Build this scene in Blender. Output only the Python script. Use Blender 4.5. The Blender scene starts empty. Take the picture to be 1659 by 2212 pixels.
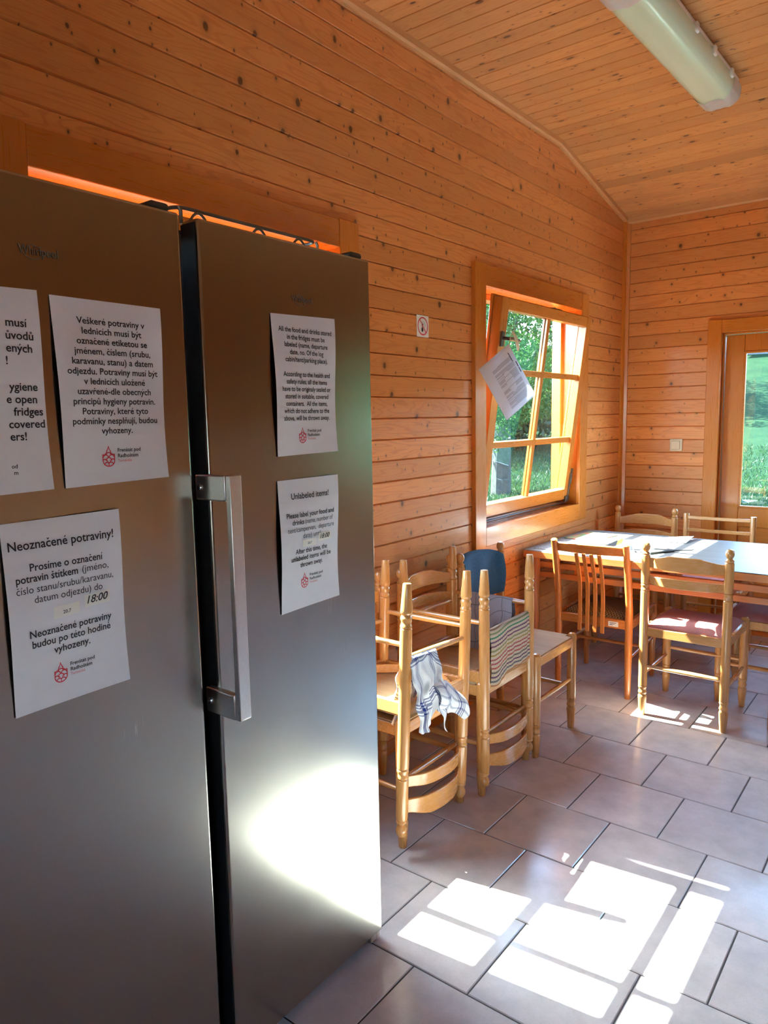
import bpy, bmesh, math, random
import numpy as np
from mathutils import Matrix, Vector, Euler

S = bpy.context.scene
COL = S.collection
PI = math.pi
random.seed(7)
RNG = np.random.default_rng(11)

# ------------------------------------------------------------------ camera
cam_d = bpy.data.cameras.new('camera')
cam = bpy.data.objects.new('camera', cam_d)
COL.objects.link(cam)
F_PX, PITCH, YAW, ROLL = 1575.39, 0.12725, 0.66269, -0.01862
cy, sy, cp, sp, cr, sr = (math.cos(YAW), math.sin(YAW), math.cos(PITCH), math.sin(PITCH), math.cos(ROLL), math.sin(ROLL))
fw = Vector((-sy, cy, 0)); rt = Vector((cy, sy, 0)); up = Vector((0, 0, 1))
fwd = fw * cp - up * sp
up2 = up * cp + fw * sp
right = rt * cr + up2 * sr
upv = up2 * cr - rt * sr
mw = Matrix.Identity(4)
for i in range(3):
    mw[i][0] = right[i]; mw[i][1] = upv[i]; mw[i][2] = -fwd[i]
mw[0][3], mw[1][3], mw[2][3] = 0.0, 0.0, 1.48
cam.matrix_world = mw
cam_d.sensor_fit = 'VERTICAL'
cam_d.sensor_height = 36.0
cam_d.lens = 36.0 * F_PX / 2212.0
cam_d.clip_start = 0.05
cam_d.clip_end = 300
S.camera = cam

# ------------------------------------------------------------------ light and exposure
SUN_DIR = Vector((-1.0, -0.112, 1.318))          # towards the sun
SUN_STRENGTH = 26.0
SKY_STRENGTH = 1.25
S.view_settings.view_transform = 'Standard'
S.view_settings.look = 'None'
S.view_settings.exposure = 2.68
S.view_settings.gamma = 1.0
S.view_settings.use_curve_mapping = False
S.cycles.max_bounces = 14
S.cycles.diffuse_bounces = 8
S.cycles.glossy_bounces = 5
S.cycles.transmission_bounces = 6
S.cycles.transparent_max_bounces = 16
S.cycles.caustics_reflective = False
S.cycles.caustics_refractive = False
S.cycles.sample_clamp_indirect = 8.0
S.cycles.use_denoising = True

w = bpy.data.worlds.new('sky_world')
S.world = w
w.use_nodes = True
wn = w.node_tree.nodes; wl = w.node_tree.links
wn.clear()
sky = wn.new('ShaderNodeTexSky')
sky.sky_type = 'NISHITA'
sky.sun_disc = False
sky.ozone_density = 3.0
sky.sun_elevation = math.atan2(SUN_DIR.z, math.hypot(SUN_DIR.x, SUN_DIR.y))
sky.sun_rotation = math.atan2(SUN_DIR.x, SUN_DIR.y)
bg = wn.new('ShaderNodeBackground')
bg.inputs['Strength'].default_value = SKY_STRENGTH
wo = wn.new('ShaderNodeOutputWorld')
wl.new(sky.outputs[0], bg.inputs['Color'])
wl.new(bg.outputs[0], wo.inputs['Surface'])

sun_d = bpy.data.lights.new('sun', 'SUN')
sun_d.energy = SUN_STRENGTH
sun_d.angle = math.radians(0.53)
sun_d.color = (1.0, 0.97, 0.93)
sun = bpy.data.objects.new('sun', sun_d)
sun.rotation_euler = SUN_DIR.to_track_quat('Z', 'Y').to_euler()
sun.location = (-8, -1, 11)
COL.objects.link(sun)

# ------------------------------------------------------------------ mesh helpers
class MB:
    """collects shapes into one mesh"""
    def __init__(self):
        self.v = []; self.f = []; self.m = []; self.uv = {}
        self.cur = 0
    def add(self, vs, fs, uvs=None):
        b = len(self.v)
        self.v.extend([tuple(p) for p in vs])
        for i, fc in enumerate(fs):
            self.f.append(tuple(b + k for k in fc)); self.m.append(self.cur)
        if uvs is not None:
            for i, t in enumerate(uvs): self.uv[b + i] = t
        return self
    def box(self, x0, x1, y0, y1, z0, z1, M=None):
        vs = [Vector((x, y, z)) for z in (z0, z1) for y in (y0, y1) for x in (x0, x1)]
        if M is not None: vs = [M @ p for p in vs]
        return self.add(vs, [(0, 2, 3, 1), (4, 5, 7, 6), (0, 1, 5, 4), (2, 6, 7, 3), (0, 4, 6, 2), (1, 3, 7, 5)])
    def lathe(self, prof, M=None, n=20):
        vs = []; fs = []
        for r, z in prof:
            for k in range(n):
                a = 2 * PI * k / n
                vs.append(Vector((r * math.cos(a), r * math.sin(a), z)))
        for i in range(len(prof) - 1):
            for k in range(n):
                k2 = (k + 1) % n
                fs.append((i * n + k, i * n + k2, (i + 1) * n + k2, (i + 1) * n + k))
        fs.append(tuple(reversed(range(n))))
        fs.append(tuple((len(prof) - 1) * n + k for k in range(n)))
        if M is not None: vs = [M @ p for p in vs]
        return self.add(vs, fs)
    def tube(self, pts, r, n=10, closed=False, cap=True):
        pts = [Vector(p) for p in pts]
        rs = r if isinstance(r, (list, tuple)) else [r] * len(pts)
        vs = []; fs = []
        L = len(pts); ref = None
        for i, p in enumerate(pts):
            a = pts[(i - 1) % L] if (closed or i > 0) else p
            b = pts[(i + 1) % L] if (closed or i < L - 1) else p
            d = (b - a).normalized()
            if ref is None:
                ref = Vector((0, 0, 1)) if abs(d.z) < .9 else Vector((1, 0, 0))
            u = d.cross(ref).normalized(); v = u.cross(d).normalized(); ref = v
            for k in range(n):
                t = 2 * PI * k / n
                vs.append(p + (u * math.cos(t) + v * math.sin(t)) * rs[i])
        m = L if closed else L - 1
        for i in range(m):
            j = (i + 1) % L
            for k in range(n):
                k2 = (k + 1) % n
                fs.append((i * n + k, i * n + k2, j * n + k2, j * n + k))
        if cap and not closed:
            fs.append(tuple(reversed(range(n)))); fs.append(tuple((L - 1) * n + k for k in range(n)))
        return self.add(vs, fs)
    def rod(self, p, q, r, n=12):
        return self.tube([p, q], r, n)
    def grid(self, fn, nu, nv, thick=0.0, tdir=None):
        """fn(u,v)->point, u,v in 0..1 ; thick along normal"""
        P = [[Vector(fn(i / nu, j / nv)) for j in range(nv + 1)] for i in range(nu + 1)]
        vs = []; uvs = []; fs = []
        idx = lambda i, j: i * (nv + 1) + j
        for i in range(nu + 1):
            for j in range(nv + 1):
                vs.append(P[i][j]); uvs.append((i / nu, j / nv))
        N = len(vs)
        for i in range(nu):
            for j in range(nv):
                fs.append((idx(i, j), idx(i + 1, j), idx(i + 1, j + 1), idx(i, j + 1)))
        if thick:
            for i in range(nu + 1):
                for j in range(nv + 1):
                    a = P[min(i + 1, nu)][j] - P[max(i - 1, 0)][j]
                    b = P[i][min(j + 1, nv)] - P[i][max(j - 1, 0)]
                    n = a.cross(b)
                    n = n.normalized() if n.length > 1e-12 else Vector((0, 0, 1))
                    if tdir is not None: n = Vector(tdir)
                    vs.append(P[i][j] - n * thick); uvs.append((i / nu, j / nv))
            for i in range(nu):
                for j in range(nv):
                    fs.append((N + idx(i, j), N + idx(i, j + 1), N + idx(i + 1, j + 1), N + idx(i + 1, j)))
            for i in range(nu):
                fs.append((idx(i, 0), N + idx(i, 0), N + idx(i + 1, 0), idx(i + 1, 0)))
                fs.append((idx(i, nv), idx(i + 1, nv), N + idx(i + 1, nv), N + idx(i, nv)))
            for j in range(nv):
                fs.append((idx(0, j), idx(0, j + 1), N + idx(0, j + 1), N + idx(0, j)))
                fs.append((idx(nu, j), N + idx(nu, j), N + idx(nu, j + 1), idx(nu, j + 1)))
        return self.add(vs, fs, uvs)
    def prism(self, poly, d0, d1, axis='z'):
        """extrude polygon; axis: which axis is the extrusion"""
        n = len(poly); vs = []
        for d in (d0, d1):
            for a, b in poly:
                vs.append({'z': (a, b, d), 'y': (a, d, b), 'x': (d, a, b)}[axis])
        fs = [tuple(range(n)), tuple(range(2 * n - 1, n - 1, -1))]
        for k in range(n):
            k2 = (k + 1) % n
            fs.append((k, n + k, n + k2, k2))
        return self.add(vs, fs)
    def build(self, name, mat, parent=None, bevel=0.0, seg=2, smooth=35, subd=0, fixn=True):
        me = bpy.data.meshes.new(name)
        me.from_pydata([tuple(p) for p in self.v], [], self.f)
        for mm in (mat if isinstance(mat, (list, tuple)) else [mat]): me.materials.append(mm)
        if any(self.m): me.polygons.foreach_set('material_index', self.m)
        if self.uv:
            ul = me.uv_layers.new(name='UVMap')
            for lp in me.loops:
                ul.data[lp.index].uv = self.uv.get(lp.vertex_index, (0, 0))
        if fixn:
            bm = bmesh.new(); bm.from_mesh(me)
            bmesh.ops.recalc_face_normals(bm, faces=bm.faces)
            bm.to_mesh(me); bm.free()
        me.polygons.foreach_set('use_smooth', [True] * len(me.polygons))
        me.set_sharp_from_angle(angle=math.radians(smooth))
        me.update()
        o = bpy.data.objects.new(name, me)
        COL.objects.link(o)
        if parent is not None: o.parent = parent
        if bevel:
            b = o.modifiers.new('bevel', 'BEVEL'); b.width = bevel; b.segments = seg
            b.limit_method = 'ANGLE'; b.angle_limit = math.radians(40)
            b.harden_normals = False
        if subd:
            s_ = o.modifiers.new('subd', 'SUBSURF'); s_.levels = subd; s_.render_levels = subd
        return o

def tag(o, label=None, cat=None, group=None, kind=None):
    if label: o['label'] = label
    if cat: o['category'] = cat
    if group: o['group'] = group
    if kind: o['kind'] = kind
    return o

def thing(name, label, cat, loc=(0, 0, 0), rotz=0.0, group=None):
    o = bpy.data.objects.new(name, None)
    COL.objects.link(o)
    o.empty_display_size = .05
    o.location = loc; o.rotation_euler = (0, 0, rotz)
    return tag(o, label, cat, group)

def struct(o):
    o['kind'] = 'structure'
    return o

def dup(root, label=None, matrix=None, loc=None, rotz=None):
    r = root.copy(); COL.objects.link(r)
    if label: r['label'] = label
    if matrix is not None: r.matrix_world = matrix
    if loc is not None: r.location = loc
    if rotz is not None: r.rotation_euler = (0, 0, rotz)
    def rec(a, b):
        for ch in list(a.children):
            c = ch.copy(); COL.objects.link(c); c.parent = b
            c.matrix_parent_inverse = ch.matrix_parent_inverse.copy()
            rec(ch, c)
    rec(root, r)
    return r

# ------------------------------------------------------------------ materials
class NT:
    def __init__(self, name):
        self.mat = bpy.data.materials.new(name); self.mat.use_nodes = True
        self.t = self.mat.node_tree; self.t.nodes.clear()
        self.out = self.n('ShaderNodeOutputMaterial')
    def n(self, typ, **kw):
        nd = self.t.nodes.new(typ)
        for k, v in kw.items(): setattr(nd, k, v)
        return nd
    def set(self, sock, v):
        if isinstance(v, bpy.types.NodeSocket): self.t.links.new(v, sock)
        elif v is not None:
            try: sock.default_value = v
            except Exception: sock.default_value = (v[0], v[1], v[2], 1.0)
    def math(self, op, a, b=None, c=None, clamp=False):
        m = self.n('ShaderNodeMath', operation=op, use_clamp=clamp)
        self.set(m.inputs[0], a)
        if b is not None: self.set(m.inputs[1], b)
        if c is not None: self.set(m.inputs[2], c)
        return m.outputs[0]
    def mix(self, fac, a, b, blend='MIX'):
        m = self.n('ShaderNodeMix', data_type='RGBA', blend_type=blend)
        self.set(m.inputs['Factor'], fac)
        self.set(m.inputs[6], a if not isinstance(a, tuple) else (*a[:3], 1.0))
        self.set(m.inputs[7], b if not isinstance(b, tuple) else (*b[:3], 1.0))
        return m.outputs[2]
    def comb(self, x, y, z):
        m = self.n('ShaderNodeCombineXYZ')
        for i, v in enumerate((x, y, z)): self.set(m.inputs[i], v)
        return m.outputs[0]
    def sep(self, v):
        m = self.n('ShaderNodeSeparateXYZ'); self.set(m.inputs[0], v)
        return m.outputs
    def obj(self): return self.n('ShaderNodeTexCoord').outputs['Object']
    def uvc(self): return self.n('ShaderNodeTexCoord').outputs['UV']
    def noise(self, vec, scale=5., detail=3., rough=.5, dist=0.):
        m = self.n('ShaderNodeTexNoise')
        self.set(m.inputs['Vector'], vec); m.inputs['Scale'].default_value = scale
        m.inputs['Detail'].default_value = detail; m.inputs['Roughness'].default_value = rough
        m.inputs['Distortion'].default_value = dist
        return m.outputs['Fac']
    def ramp(self, f, stops):
        m = self.n('ShaderNodeValToRGB'); self.set(m.inputs[0], f)
        cr_ = m.color_ramp
        while len(cr_.elements) < len(stops): cr_.elements.new(.5)
        for e, (p, c) in zip(cr_.elements, stops):
            e.position = p; e.color = (*c[:3], 1.0)
        return m.outputs[0]
    def maprange(self, v, a, b, c=0., d=1., smooth=False):
        m = self.n('ShaderNodeMapRange', interpolation_type='SMOOTHSTEP' if smooth else 'LINEAR')
        self.set(m.inputs['Value'], v)
        m.inputs['From Min'].default_value = a; m.inputs['From Max'].default_value = b
        m.inputs['To Min'].default_value = c; m.inputs['To Max'].default_value = d
        return m.outputs[0]
    def bump(self, h, strength=.2, dist=.01):
        m = self.n('ShaderNodeBump'); self.set(m.inputs['Height'], h)
        m.inputs['Strength'].default_value = strength; m.inputs['Distance'].default_value = dist
        return m.outputs[0]
    def principled(self, color, rough=.5, metal=0., normal=None, coat=0., spec=None, sheen=0., trans=0., coat_rough=.15, sss=0.):
        p = self.n('ShaderNodeBsdfPrincipled')
        self.set(p.inputs['Base Color'], color if not isinstance(color, tuple) else (*color[:3], 1.0))
        self.set(p.inputs['Roughness'], rough); self.set(p.inputs['Metallic'], metal)
        if normal is not None: self.set(p.inputs['Normal'], normal)
        p.inputs['Coat Weight'].default_value = coat
        p.inputs['Coat Roughness'].default_value = coat_rough
        if spec is not None: p.inputs['Specular IOR Level'].default_value = spec
        if sheen: p.inputs['Sheen Weight'].default_value = sheen
        if trans: p.inputs['Transmission Weight'].default_value = trans
        self.t.links.new(p.outputs[0], self.out.inputs['Surface'])
        return p

def plain(name, color, rough=.5, metal=0., coat=0., var=0.06, scale=30., bump=0.0):
    m = NT(name)
    f = m.noise(m.obj(), scale, 3)
    k = m.maprange(f, .3, .7, 1 - var, 1 + var)
    c = m.mix(1.0, color, m.comb(k, k, k), 'MULTIPLY')
    nrm = m.bump(f, bump, .002) if bump else None
    m.principled(c, rough, metal, nrm, coat)
    return m.mat

def pine(name, u, v, pitch, phase, base=(.80, .315, .088), dark=(.52, .155, .036), knot_u=8.0, knot_v=6.0, gate=.5, rough=.38, kshape=.105):
    """varnished pine cladding: u = axis along the boards, v = axis across"""
    m = NT(name)
    s = m.sep(m.obj())
    U = s['XYZ'.index(u)]; V = s['XYZ'.index(v)]
    q = m.math('DIVIDE', m.math('SUBTRACT', V, phase), pitch)
    idx = m.math('FLOOR', q)
    wn_ = m.n('ShaderNodeTexWhiteNoise', noise_dimensions='1D'); m.set(wn_.inputs['W'], idx)
    r1 = wn_.outputs['Value']
    wn2 = m.n('ShaderNodeTexWhiteNoise', noise_dimensions='1D'); m.set(wn2.inputs['W'], m.math('ADD', idx, 31.7))
    r2 = wn2.outputs['Value']
    Us = m.math('MULTIPLY_ADD', r1, 23.0, U)
    # cathedral grain
    big = m.noise(m.comb(m.math('MULTIPLY', Us, 1.4), m.math('MULTIPLY', V, 13.0), m.math('MULTIPLY', idx, 3.1)), 1.0, 2, .45, .25)
    rings = m.math('SINE', m.math('MULTIPLY', big, 85.0))
    rings = m.maprange(rings, .35, 1.0, 0., 1., True)
    fine = m.noise(m.comb(m.math('MULTIPLY', Us, 5.0), m.math('MULTIPLY', V, 210.0), idx), 1.0, 3, .6)
    tone = m.noise(m.comb(m.math('MULTIPLY', Us, .9), m.math('MULTIPLY', V, 6.0), m.math('MULTIPLY', idx, 1.7)), 1.0, 2)
    # knots
    def knots(su, sv, gate_, size, off):
        vo = m.n('ShaderNodeTexVoronoi', voronoi_dimensions='2D', feature='F1')
        wob = m.noise(m.comb(m.math('MULTIPLY', Us, 30.), m.math('MULTIPLY', V, 30.), off), 1., 2)
        m.set(vo.inputs['Vector'], m.comb(m.math('MULTIPLY_ADD', Us, su, off), m.math('MULTIPLY_ADD', V, sv, m.math('MULTIPLY', idx, .37)), 0.))
        vo.inputs['Scale'].default_value = 1.0
        d = m.math('MULTIPLY_ADD', m.math('SUBTRACT', wob, .5), size * .5, vo.outputs['Distance'])
        c = m.sep(vo.outputs['Color'])
        g = m.math('GREATER_THAN', c[0], gate_)
        sz = m.math('MULTIPLY_ADD', c[1], size * .8, size * .3)
        core = m.maprange(m.math('DIVIDE', d, sz), .55, 1.0, 1., 0., True)
        halo = m.maprange(m.math('DIVIDE', d, sz), .8, 2.6, 1., 0., True)
        return m.math('MULTIPLY', core, g), m.math('MULTIPLY', halo, g), c[2]
    k1, h1, cc = knots(knot_u, knot_v, gate, kshape, 3.3)
    k2, h2, _ = knots(knot_u * 1.9, knot_v * 1.7, .45, kshape * .62, 11.9)
    colA = m.mix(tone, base, tuple(b * .82 for b in base))
    kk = m.maprange(r2, 0, 1, .82, 1.14)
    colA = m.mix(1.0, colA, m.comb(kk, kk, kk), 'MULTIPLY')
    colB = m.mix(m.math('MULTIPLY', rings, .42), colA, dark)
    colC = m.mix(m.maprange(fine, .45, .75, 0., .32), colB, dark)
    colD = m.mix(m.math('MULTIPLY', m.math('MAXIMUM', h1, h2), .38), colC, (.33, .12, .035))
    colE = m.mix(m.math('MULTIPLY', m.math('MAXIMUM', k1, k2), .88), colD, (.085, .03, .012))
    nrm = m.bump(m.math('ADD', fine, rings), .12, .002)
    m.principled(colE, rough, 0., nrm, .15)
    return m.mat

def wood(name, base, dark, axis='z', rough=.35, coat=.25, sc=1.0, amount=.5, spec=None):
    """furniture wood with long grain along one local axis"""
    m = NT(name)
    o = m.obj()
    info = m.n('ShaderNodeObjectInfo')
    s = m.sep(o)
    k = {'x': (2.5, 40, 40), 'y': (40, 2.5, 40), 'z': (40, 40, 2.5)}[axis]
    rr = m.math('MULTIPLY', info.outputs['Random'], 17.0)
    vec = m.comb(*[m.math('MULTIPLY_ADD', s[i], k[i] * sc, rr) for i in range(3)])
    f = m.noise(vec, 1., 4, .6, .6)
    f2 = m.noise(vec, 4., 2, .5)
    g = m.maprange(f, .4, .7, 0., amount)
    c = m.mix(g, base, dark)
    c = m.mix(m.maprange(f2, .55, .8, 0., amount * .5), c, dark)
    m.principled(c, m.maprange(f2, .3, .7, rough - .05, rough + .07), 0., m.bump(f2, .05, .001), coat, spec)
    return m.mat

MAT = {}
PITCH_W, PH_W = 0.0898, 1.481
PITCH_E = 0.0903
MAT['pine_left'] = pine('pine_left', 'Y', 'Z', PITCH_W, PH_W)
MAT['pine_end'] = pine('pine_end', 'X', 'Z', PITCH_E, PH_W, knot_u=7.0, knot_v=6.0, kshape=.085)
MAT['pine_ceil'] = pine('pine_ceil', 'X', 'Y', .0905, 2.427, base=(.72, .34, .12), dark=(.50, .19, .055), knot_u=4.6, knot_v=10.0, gate=.45, kshape=.10)
MAT['trimwood'] = wood('trim_pine', (.64, .33, .13), (.46, .19, .06), 'y', .4, .15)
MAT['trimwood_x'] = wood('trim_pine_cross', (.64, .33, .13), (.46, .19, .06), 'x', .55, 0.)
MAT['frame_y'] = wood('window_wood_long', (.58, .185, .022), (.46, .12, .012), 'y', .3, .4, amount=.3)
MAT['frame_z'] = wood('window_wood_upright', (.58, .185, .022), (.46, .12, .012), 'z', .3, .4, amount=.3)
MAT['frame_x'] = wood('window_wood_cross', (.58, .185, .022), (.46, .12, .012), 'x', .3, .4, amount=.3)
MAT['beech_z'] = wood('beech_upright', (.55, .250, .074), (.45, .185, .048), 'z', .26, .5, amount=.3)
MAT['beech_x'] = wood('beech_cross', (.55, .250, .074), (.45, .185, .048), 'x', .26, .5, amount=.3)
MAT['beech_y'] = wood('beech_depth', (.55, .250, .074), (.45, .185, .048), 'y', .26, .5, amount=.3)
MAT['veneer'] = wood('pale_veneer', (.46, .30, .16), (.36, .22, .105), 'y', .62, 0., sc=1.4, amount=.6, spec=.2)
MAT['red_z'] = wood('reddish_beech_upright', (.50, .170, .038), (.38, .11, .022), 'z', .28, .45)
MAT['red_x'] = wood('reddish_beech_cross', (.50, .170, .038), (.38, .11, .022), 'x', .28, .45)
MAT['tablewood'] = wood('table_frame_wood', (.55, .20, .06), (.40, .12, .03), 'x', .33, .3)
MAT['tablewood_z'] = wood('table_leg_wood', (.55, .20, .06), (.40, .12, .03), 'z', .33, .3)

def tabletop_mat():
    m = NT('grey_table_laminate')
    s = m.sep(m.obj())
    f = m.noise(m.comb(m.math('MULTIPLY', s[0], 3.), m.math('MULTIPLY', s[1], 26.), s[2]), 1., 4, .6, .8)
    c = m.mix(m.maprange(f, .4, .7, 0., .8), (.17, .172, .168), (.125, .123, .117))
    m.principled(c, .42, 0., None, 0., .2)
    return m.mat
MAT['tabletop'] = tabletop_mat()

def tile_mat():
    m = NT('floor_tile_glaze')
    o = m.obj(); s = m.sep(o)
    iy = m.math('FLOOR', m.math('DIVIDE', m.math('SUBTRACT', s[1], 1.8005), .3331))
    par = m.math('FLOORED_MODULO', iy, 2.0)
    ix = m.math('FLOOR', m.math('DIVIDE', m.math('SUBTRACT', s[0], m.math('MULTIPLY_ADD', par, .1676, -1.0707)), .3352))
    wn_ = m.n('ShaderNodeTexWhiteNoise', noise_dimensions='2D'); m.set(wn_.inputs['Vector'], m.comb(ix, iy, 0.))
    off = m.math('MULTIPLY', wn_.outputs['Value'], 40.)
    f = m.noise(m.comb(m.math('ADD', s[0], off), s[1], off), 9., 4, .6)
    f2 = m.noise(o, 160., 2, .5)
    c = m.mix(m.maprange(f, .35, .68), (.555, .525, .52), (.445, .42, .415))
    c = m.mix(m.maprange(f2, .5, .8, 0., .35), c, (.40, .365, .355))
    kk = m.maprange(wn_.outputs['Value'], 0, 1, .94, 1.06)
    c = m.mix(1.0, c, m.comb(kk, kk, kk), 'MULTIPLY')
    m.principled(c, m.maprange(f, .3, .7, .15, .24), 0., m.bump(f2, .03, .001), 0., .6)
    return m.mat
MAT['tile'] = tile_mat()
MAT['grout'] = plain('dark_grout', (.055, .05, .052), .8, var=.2, scale=60)

def steel_mat():
    m = NT('brushed_steel')
    s = m.sep(m.obj())
    f = m.noise(m.comb(m.math('MULTIPLY', s[0], 900.), m.math('MULTIPLY', s[1], 900.), m.math('MULTIPLY', s[2], 6.)), 1., 2, .6)
    sm = m.noise(m.obj(), 3.0, 4, .6)
    c = m.mix(f, (.355, .35, .315), (.385, .38, .345))
    m.principled(c, m.math('ADD', m.maprange(f, .3, .7, .215, .24), m.maprange(sm, .45, .75, 0., .04)), 1.0)
    return m.mat
MAT['steel'] = steel_mat()
MAT['alu'] = plain('brushed_aluminium', (.66, .66, .64), .32, 1.0, var=.04, scale=200)
MAT['black'] = plain('black_gasket', (.012, .012, .013), .35)
MAT['darkgrey'] = plain('dark_grey_plastic', (.045, .043, .04), .5)
MAT['cabinet'] = plain('grey_painted_steel', (.16, .16, .16), .45)
MAT['screw'] = plain('screw_steel', (.5, .5, .5), .25, 1.0)
MAT['wire'] = plain('grey_wire', (.20, .19, .17), .4, .6)
MAT['paper'] = plain('white_paper', (.70, .73, .80), .75, var=.02, scale=25)
def thin_paper():
    m = NT('thin_backlit_paper')
    d = m.n('ShaderNodeBsdfDiffuse'); d.inputs[0].default_value = (.74, .78, .86, 1)
    t = m.n('ShaderNodeBsdfTranslucent'); t.inputs[0].default_value = (.74, .78, .84, 1)
    x = m.n('ShaderNodeMixShader'); x.inputs[0].default_value = .3
    L = m.t.links.new
    L(d.outputs[0], x.inputs[1]); L(t.outputs[0], x.inputs[2]); L(x.outputs[0], m.out.inputs['Surface'])
    return m.mat
MAT['thinpaper'] = thin_paper()
MAT['ink'] = plain('printed_ink', (.018, .018, .025), .8, var=.02)
MAT['redink'] = plain('red_print', (.62, .035, .06), .8, var=.02)
MAT['greyink'] = plain('grey_print', (.33, .33, .35), .8, var=.02)
MAT['sticker'] = plain('pale_sticker', (.78, .79, .75), .7, var=.02)
MAT['film'] = plain('laminate_edge', (.55, .53, .46), .25, var=.02)
MAT['handle_metal'] = plain('window_hardware', (.16, .15, .14), .35, .8)
MAT['cream'] = plain('cream_plastic', (.70, .58, .40), .35, var=.02)
MAT['white'] = plain('white_plastic', (.75, .75, .72), .4, var=.02)
MAT['diffuser'] = None
MAT['pink'] = plain('dusty_pink_upholstery', (.42, .17, .16), .75, var=.12, scale=260, bump=.25)
MAT['denim'] = plain('blue_cloth', (.025, .10, .20), .85, var=.2, scale=120, bump=.3)
MAT['rope'] = plain('pale_string', (.6, .52, .36), .8)

def glass_mat(name, tint, ior=1.45):
    m = NT(name)
    tr = m.n('ShaderNodeBsdfTransparent'); tr.inputs[0].default_value = (*tint, 1)
    gl = m.n('ShaderNodeBsdfGlossy'); gl.inputs['Roughness'].default_value = 0.0
    fr = m.n('ShaderNodeFresnel'); 
    geo = m.n('ShaderNodeNewGeometry')
    m.set(fr.inputs['IOR'], m.maprange(geo.outputs['Backfacing'], 0., 1., ior, 1. / ior))
    mx = m.n('ShaderNodeMixShader')
    m.t.links.new(fr.outputs[0], mx.inputs[0]); m.t.links.new(tr.outputs[0], mx.inputs[1]); m.t.links.new(gl.outputs[0], mx.inputs[2])
    m.t.links.new(mx.outputs[0], m.out.inputs['Surface'])
    return m.mat
MAT['glass'] = glass_mat('window_glass', (.87, .945, .915))

def diffuser_mat():
    m = NT('frosted_acrylic')
    s = m.sep(m.obj())
    wv = m.math('SINE', m.math('MULTIPLY', s[0], 520.))
    p = m.principled((.58, .76, .60), .16, 0., m.bump(wv, .05, .002), .5)
    return m.mat
MAT['diffuser'] = diffuser_mat()
MAT['endcap'] = plain('frosted_end_plastic', (.50, .50, .50), .3, var=.05)

def cloth_mat(name, build):
    m = NT(name)
    s = m.sep(m.uvc())
    c, h = build(m, s[0], s[1])
    m.principled(c, .9, 0., m.bump(h, .3, .002), 0., .2)
    return m.mat
def stripe(m, x, per, lo, hi):
    f = m.math('FRACT', m.math('MULTIPLY', x, per))
    return m.math('MULTIPLY', m.math('GREATER_THAN', f, lo), m.math('LESS_THAN', f, hi))
def blue_check(m, u, v):
    st = None
    for x, per in ((u, 2.0), (v, 3.2)):
        for lo, hi in ((.40, .47), (.50, .53), (.56, .59), (.33, .36)):
            q = stripe(m, x, per, lo, hi)
            st = q if st is None else m.math('ADD', st, q)
    st = m.math('MINIMUM', m.math('MULTIPLY', st, .72), 1.0)
    c = m.mix(st, (.66, .68, .72), (.012, .028, .17))
    return c, m.noise(m.comb(m.math('MULTIPLY', u, 90.), m.math('MULTIPLY', v, 90.), 0.), 1., 2)
def grey_check(m, u, v):
    st = m.math('MAXIMUM', stripe(m, u, 3.2, .46, .51), stripe(m, v, 6.0, .46, .52))
    c = m.mix(m.math('MULTIPLY', st, .75), (.27, .25, .27), (.10, .095, .11))
    return c, m.noise(m.comb(m.math('MULTIPLY', u, 60.), m.math('MULTIPLY', v, 90.), 0.), 1., 2)
def waffle(m, u, v):
    # cream waffle weave with coloured weft lines
    row = m.math('FLOOR', m.math('MULTIPLY', v, 46.0))
    wn_ = m.n('ShaderNodeTexWhiteNoise', noise_dimensions='1D'); m.set(wn_.inputs['W'], row)
    hue = m.ramp(wn_.outputs['Value'], [(0.0, (.09, .03, .10)), (.2, (.55, .09, .04)), (.36, (.01, .18, .10)), (.52, (.42, .20, .02)), (.68, (.36, .03, .06)), (.84, (.02, .07, .14)), (1.0, (.17, .09, .02))])
    r_on = m.math('LESS_THAN', m.math('FRACT', m.math('MULTIPLY', row, .5)), .25)
    line = m.math('MULTIPLY', stripe(m, v, 46.0, .10, .90), r_on)
    thread = m.math('MULTIPLY_ADD', m.math('SINE', m.math('MULTIPLY', u, 150.)), .22, .92)
    c = m.mix(m.math('MULTIPLY', line, thread, None, True), (.52, .40, .29), hue)
    col = m.math('MULTIPLY_ADD', m.math('SINE', m.math('MULTIPLY', u, 150.)), .12, .9)
    c = m.mix(1.0, c, m.comb(col, col, col), 'MULTIPLY')
    h = m.math('ADD', m.math('SINE', m.math('MULTIPLY', u, 150.)), m.math('SINE', m.math('MULTIPLY', v, 226.)))
    return c, h
MAT['bluecheck'] = cloth_mat('blue_checked_cotton', blue_check)
MAT['greycheck'] = cloth_mat('grey_checked_cotton', grey_check)
MAT['waffle'] = cloth_mat('striped_waffle_cotton', waffle)
def woven_mat():
    m = NT('brown_woven_upholstery')
    s = m.sep(m.obj())
    a = m.math('SINE', m.math('MULTIPLY', s[0], 420.)); b = m.math('SINE', m.math('MULTIPLY', s[1], 300.))
    f = m.math('MULTIPLY', a, b)
    c = m.mix(m.maprange(f, -.6, .6), (.30, .19, .09), (.10, .055, .03))
    m.principled(c, .9, 0., m.bump(f, .5, .003), 0., .2)
    return m.mat
MAT['woven'] = woven_mat()

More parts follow.
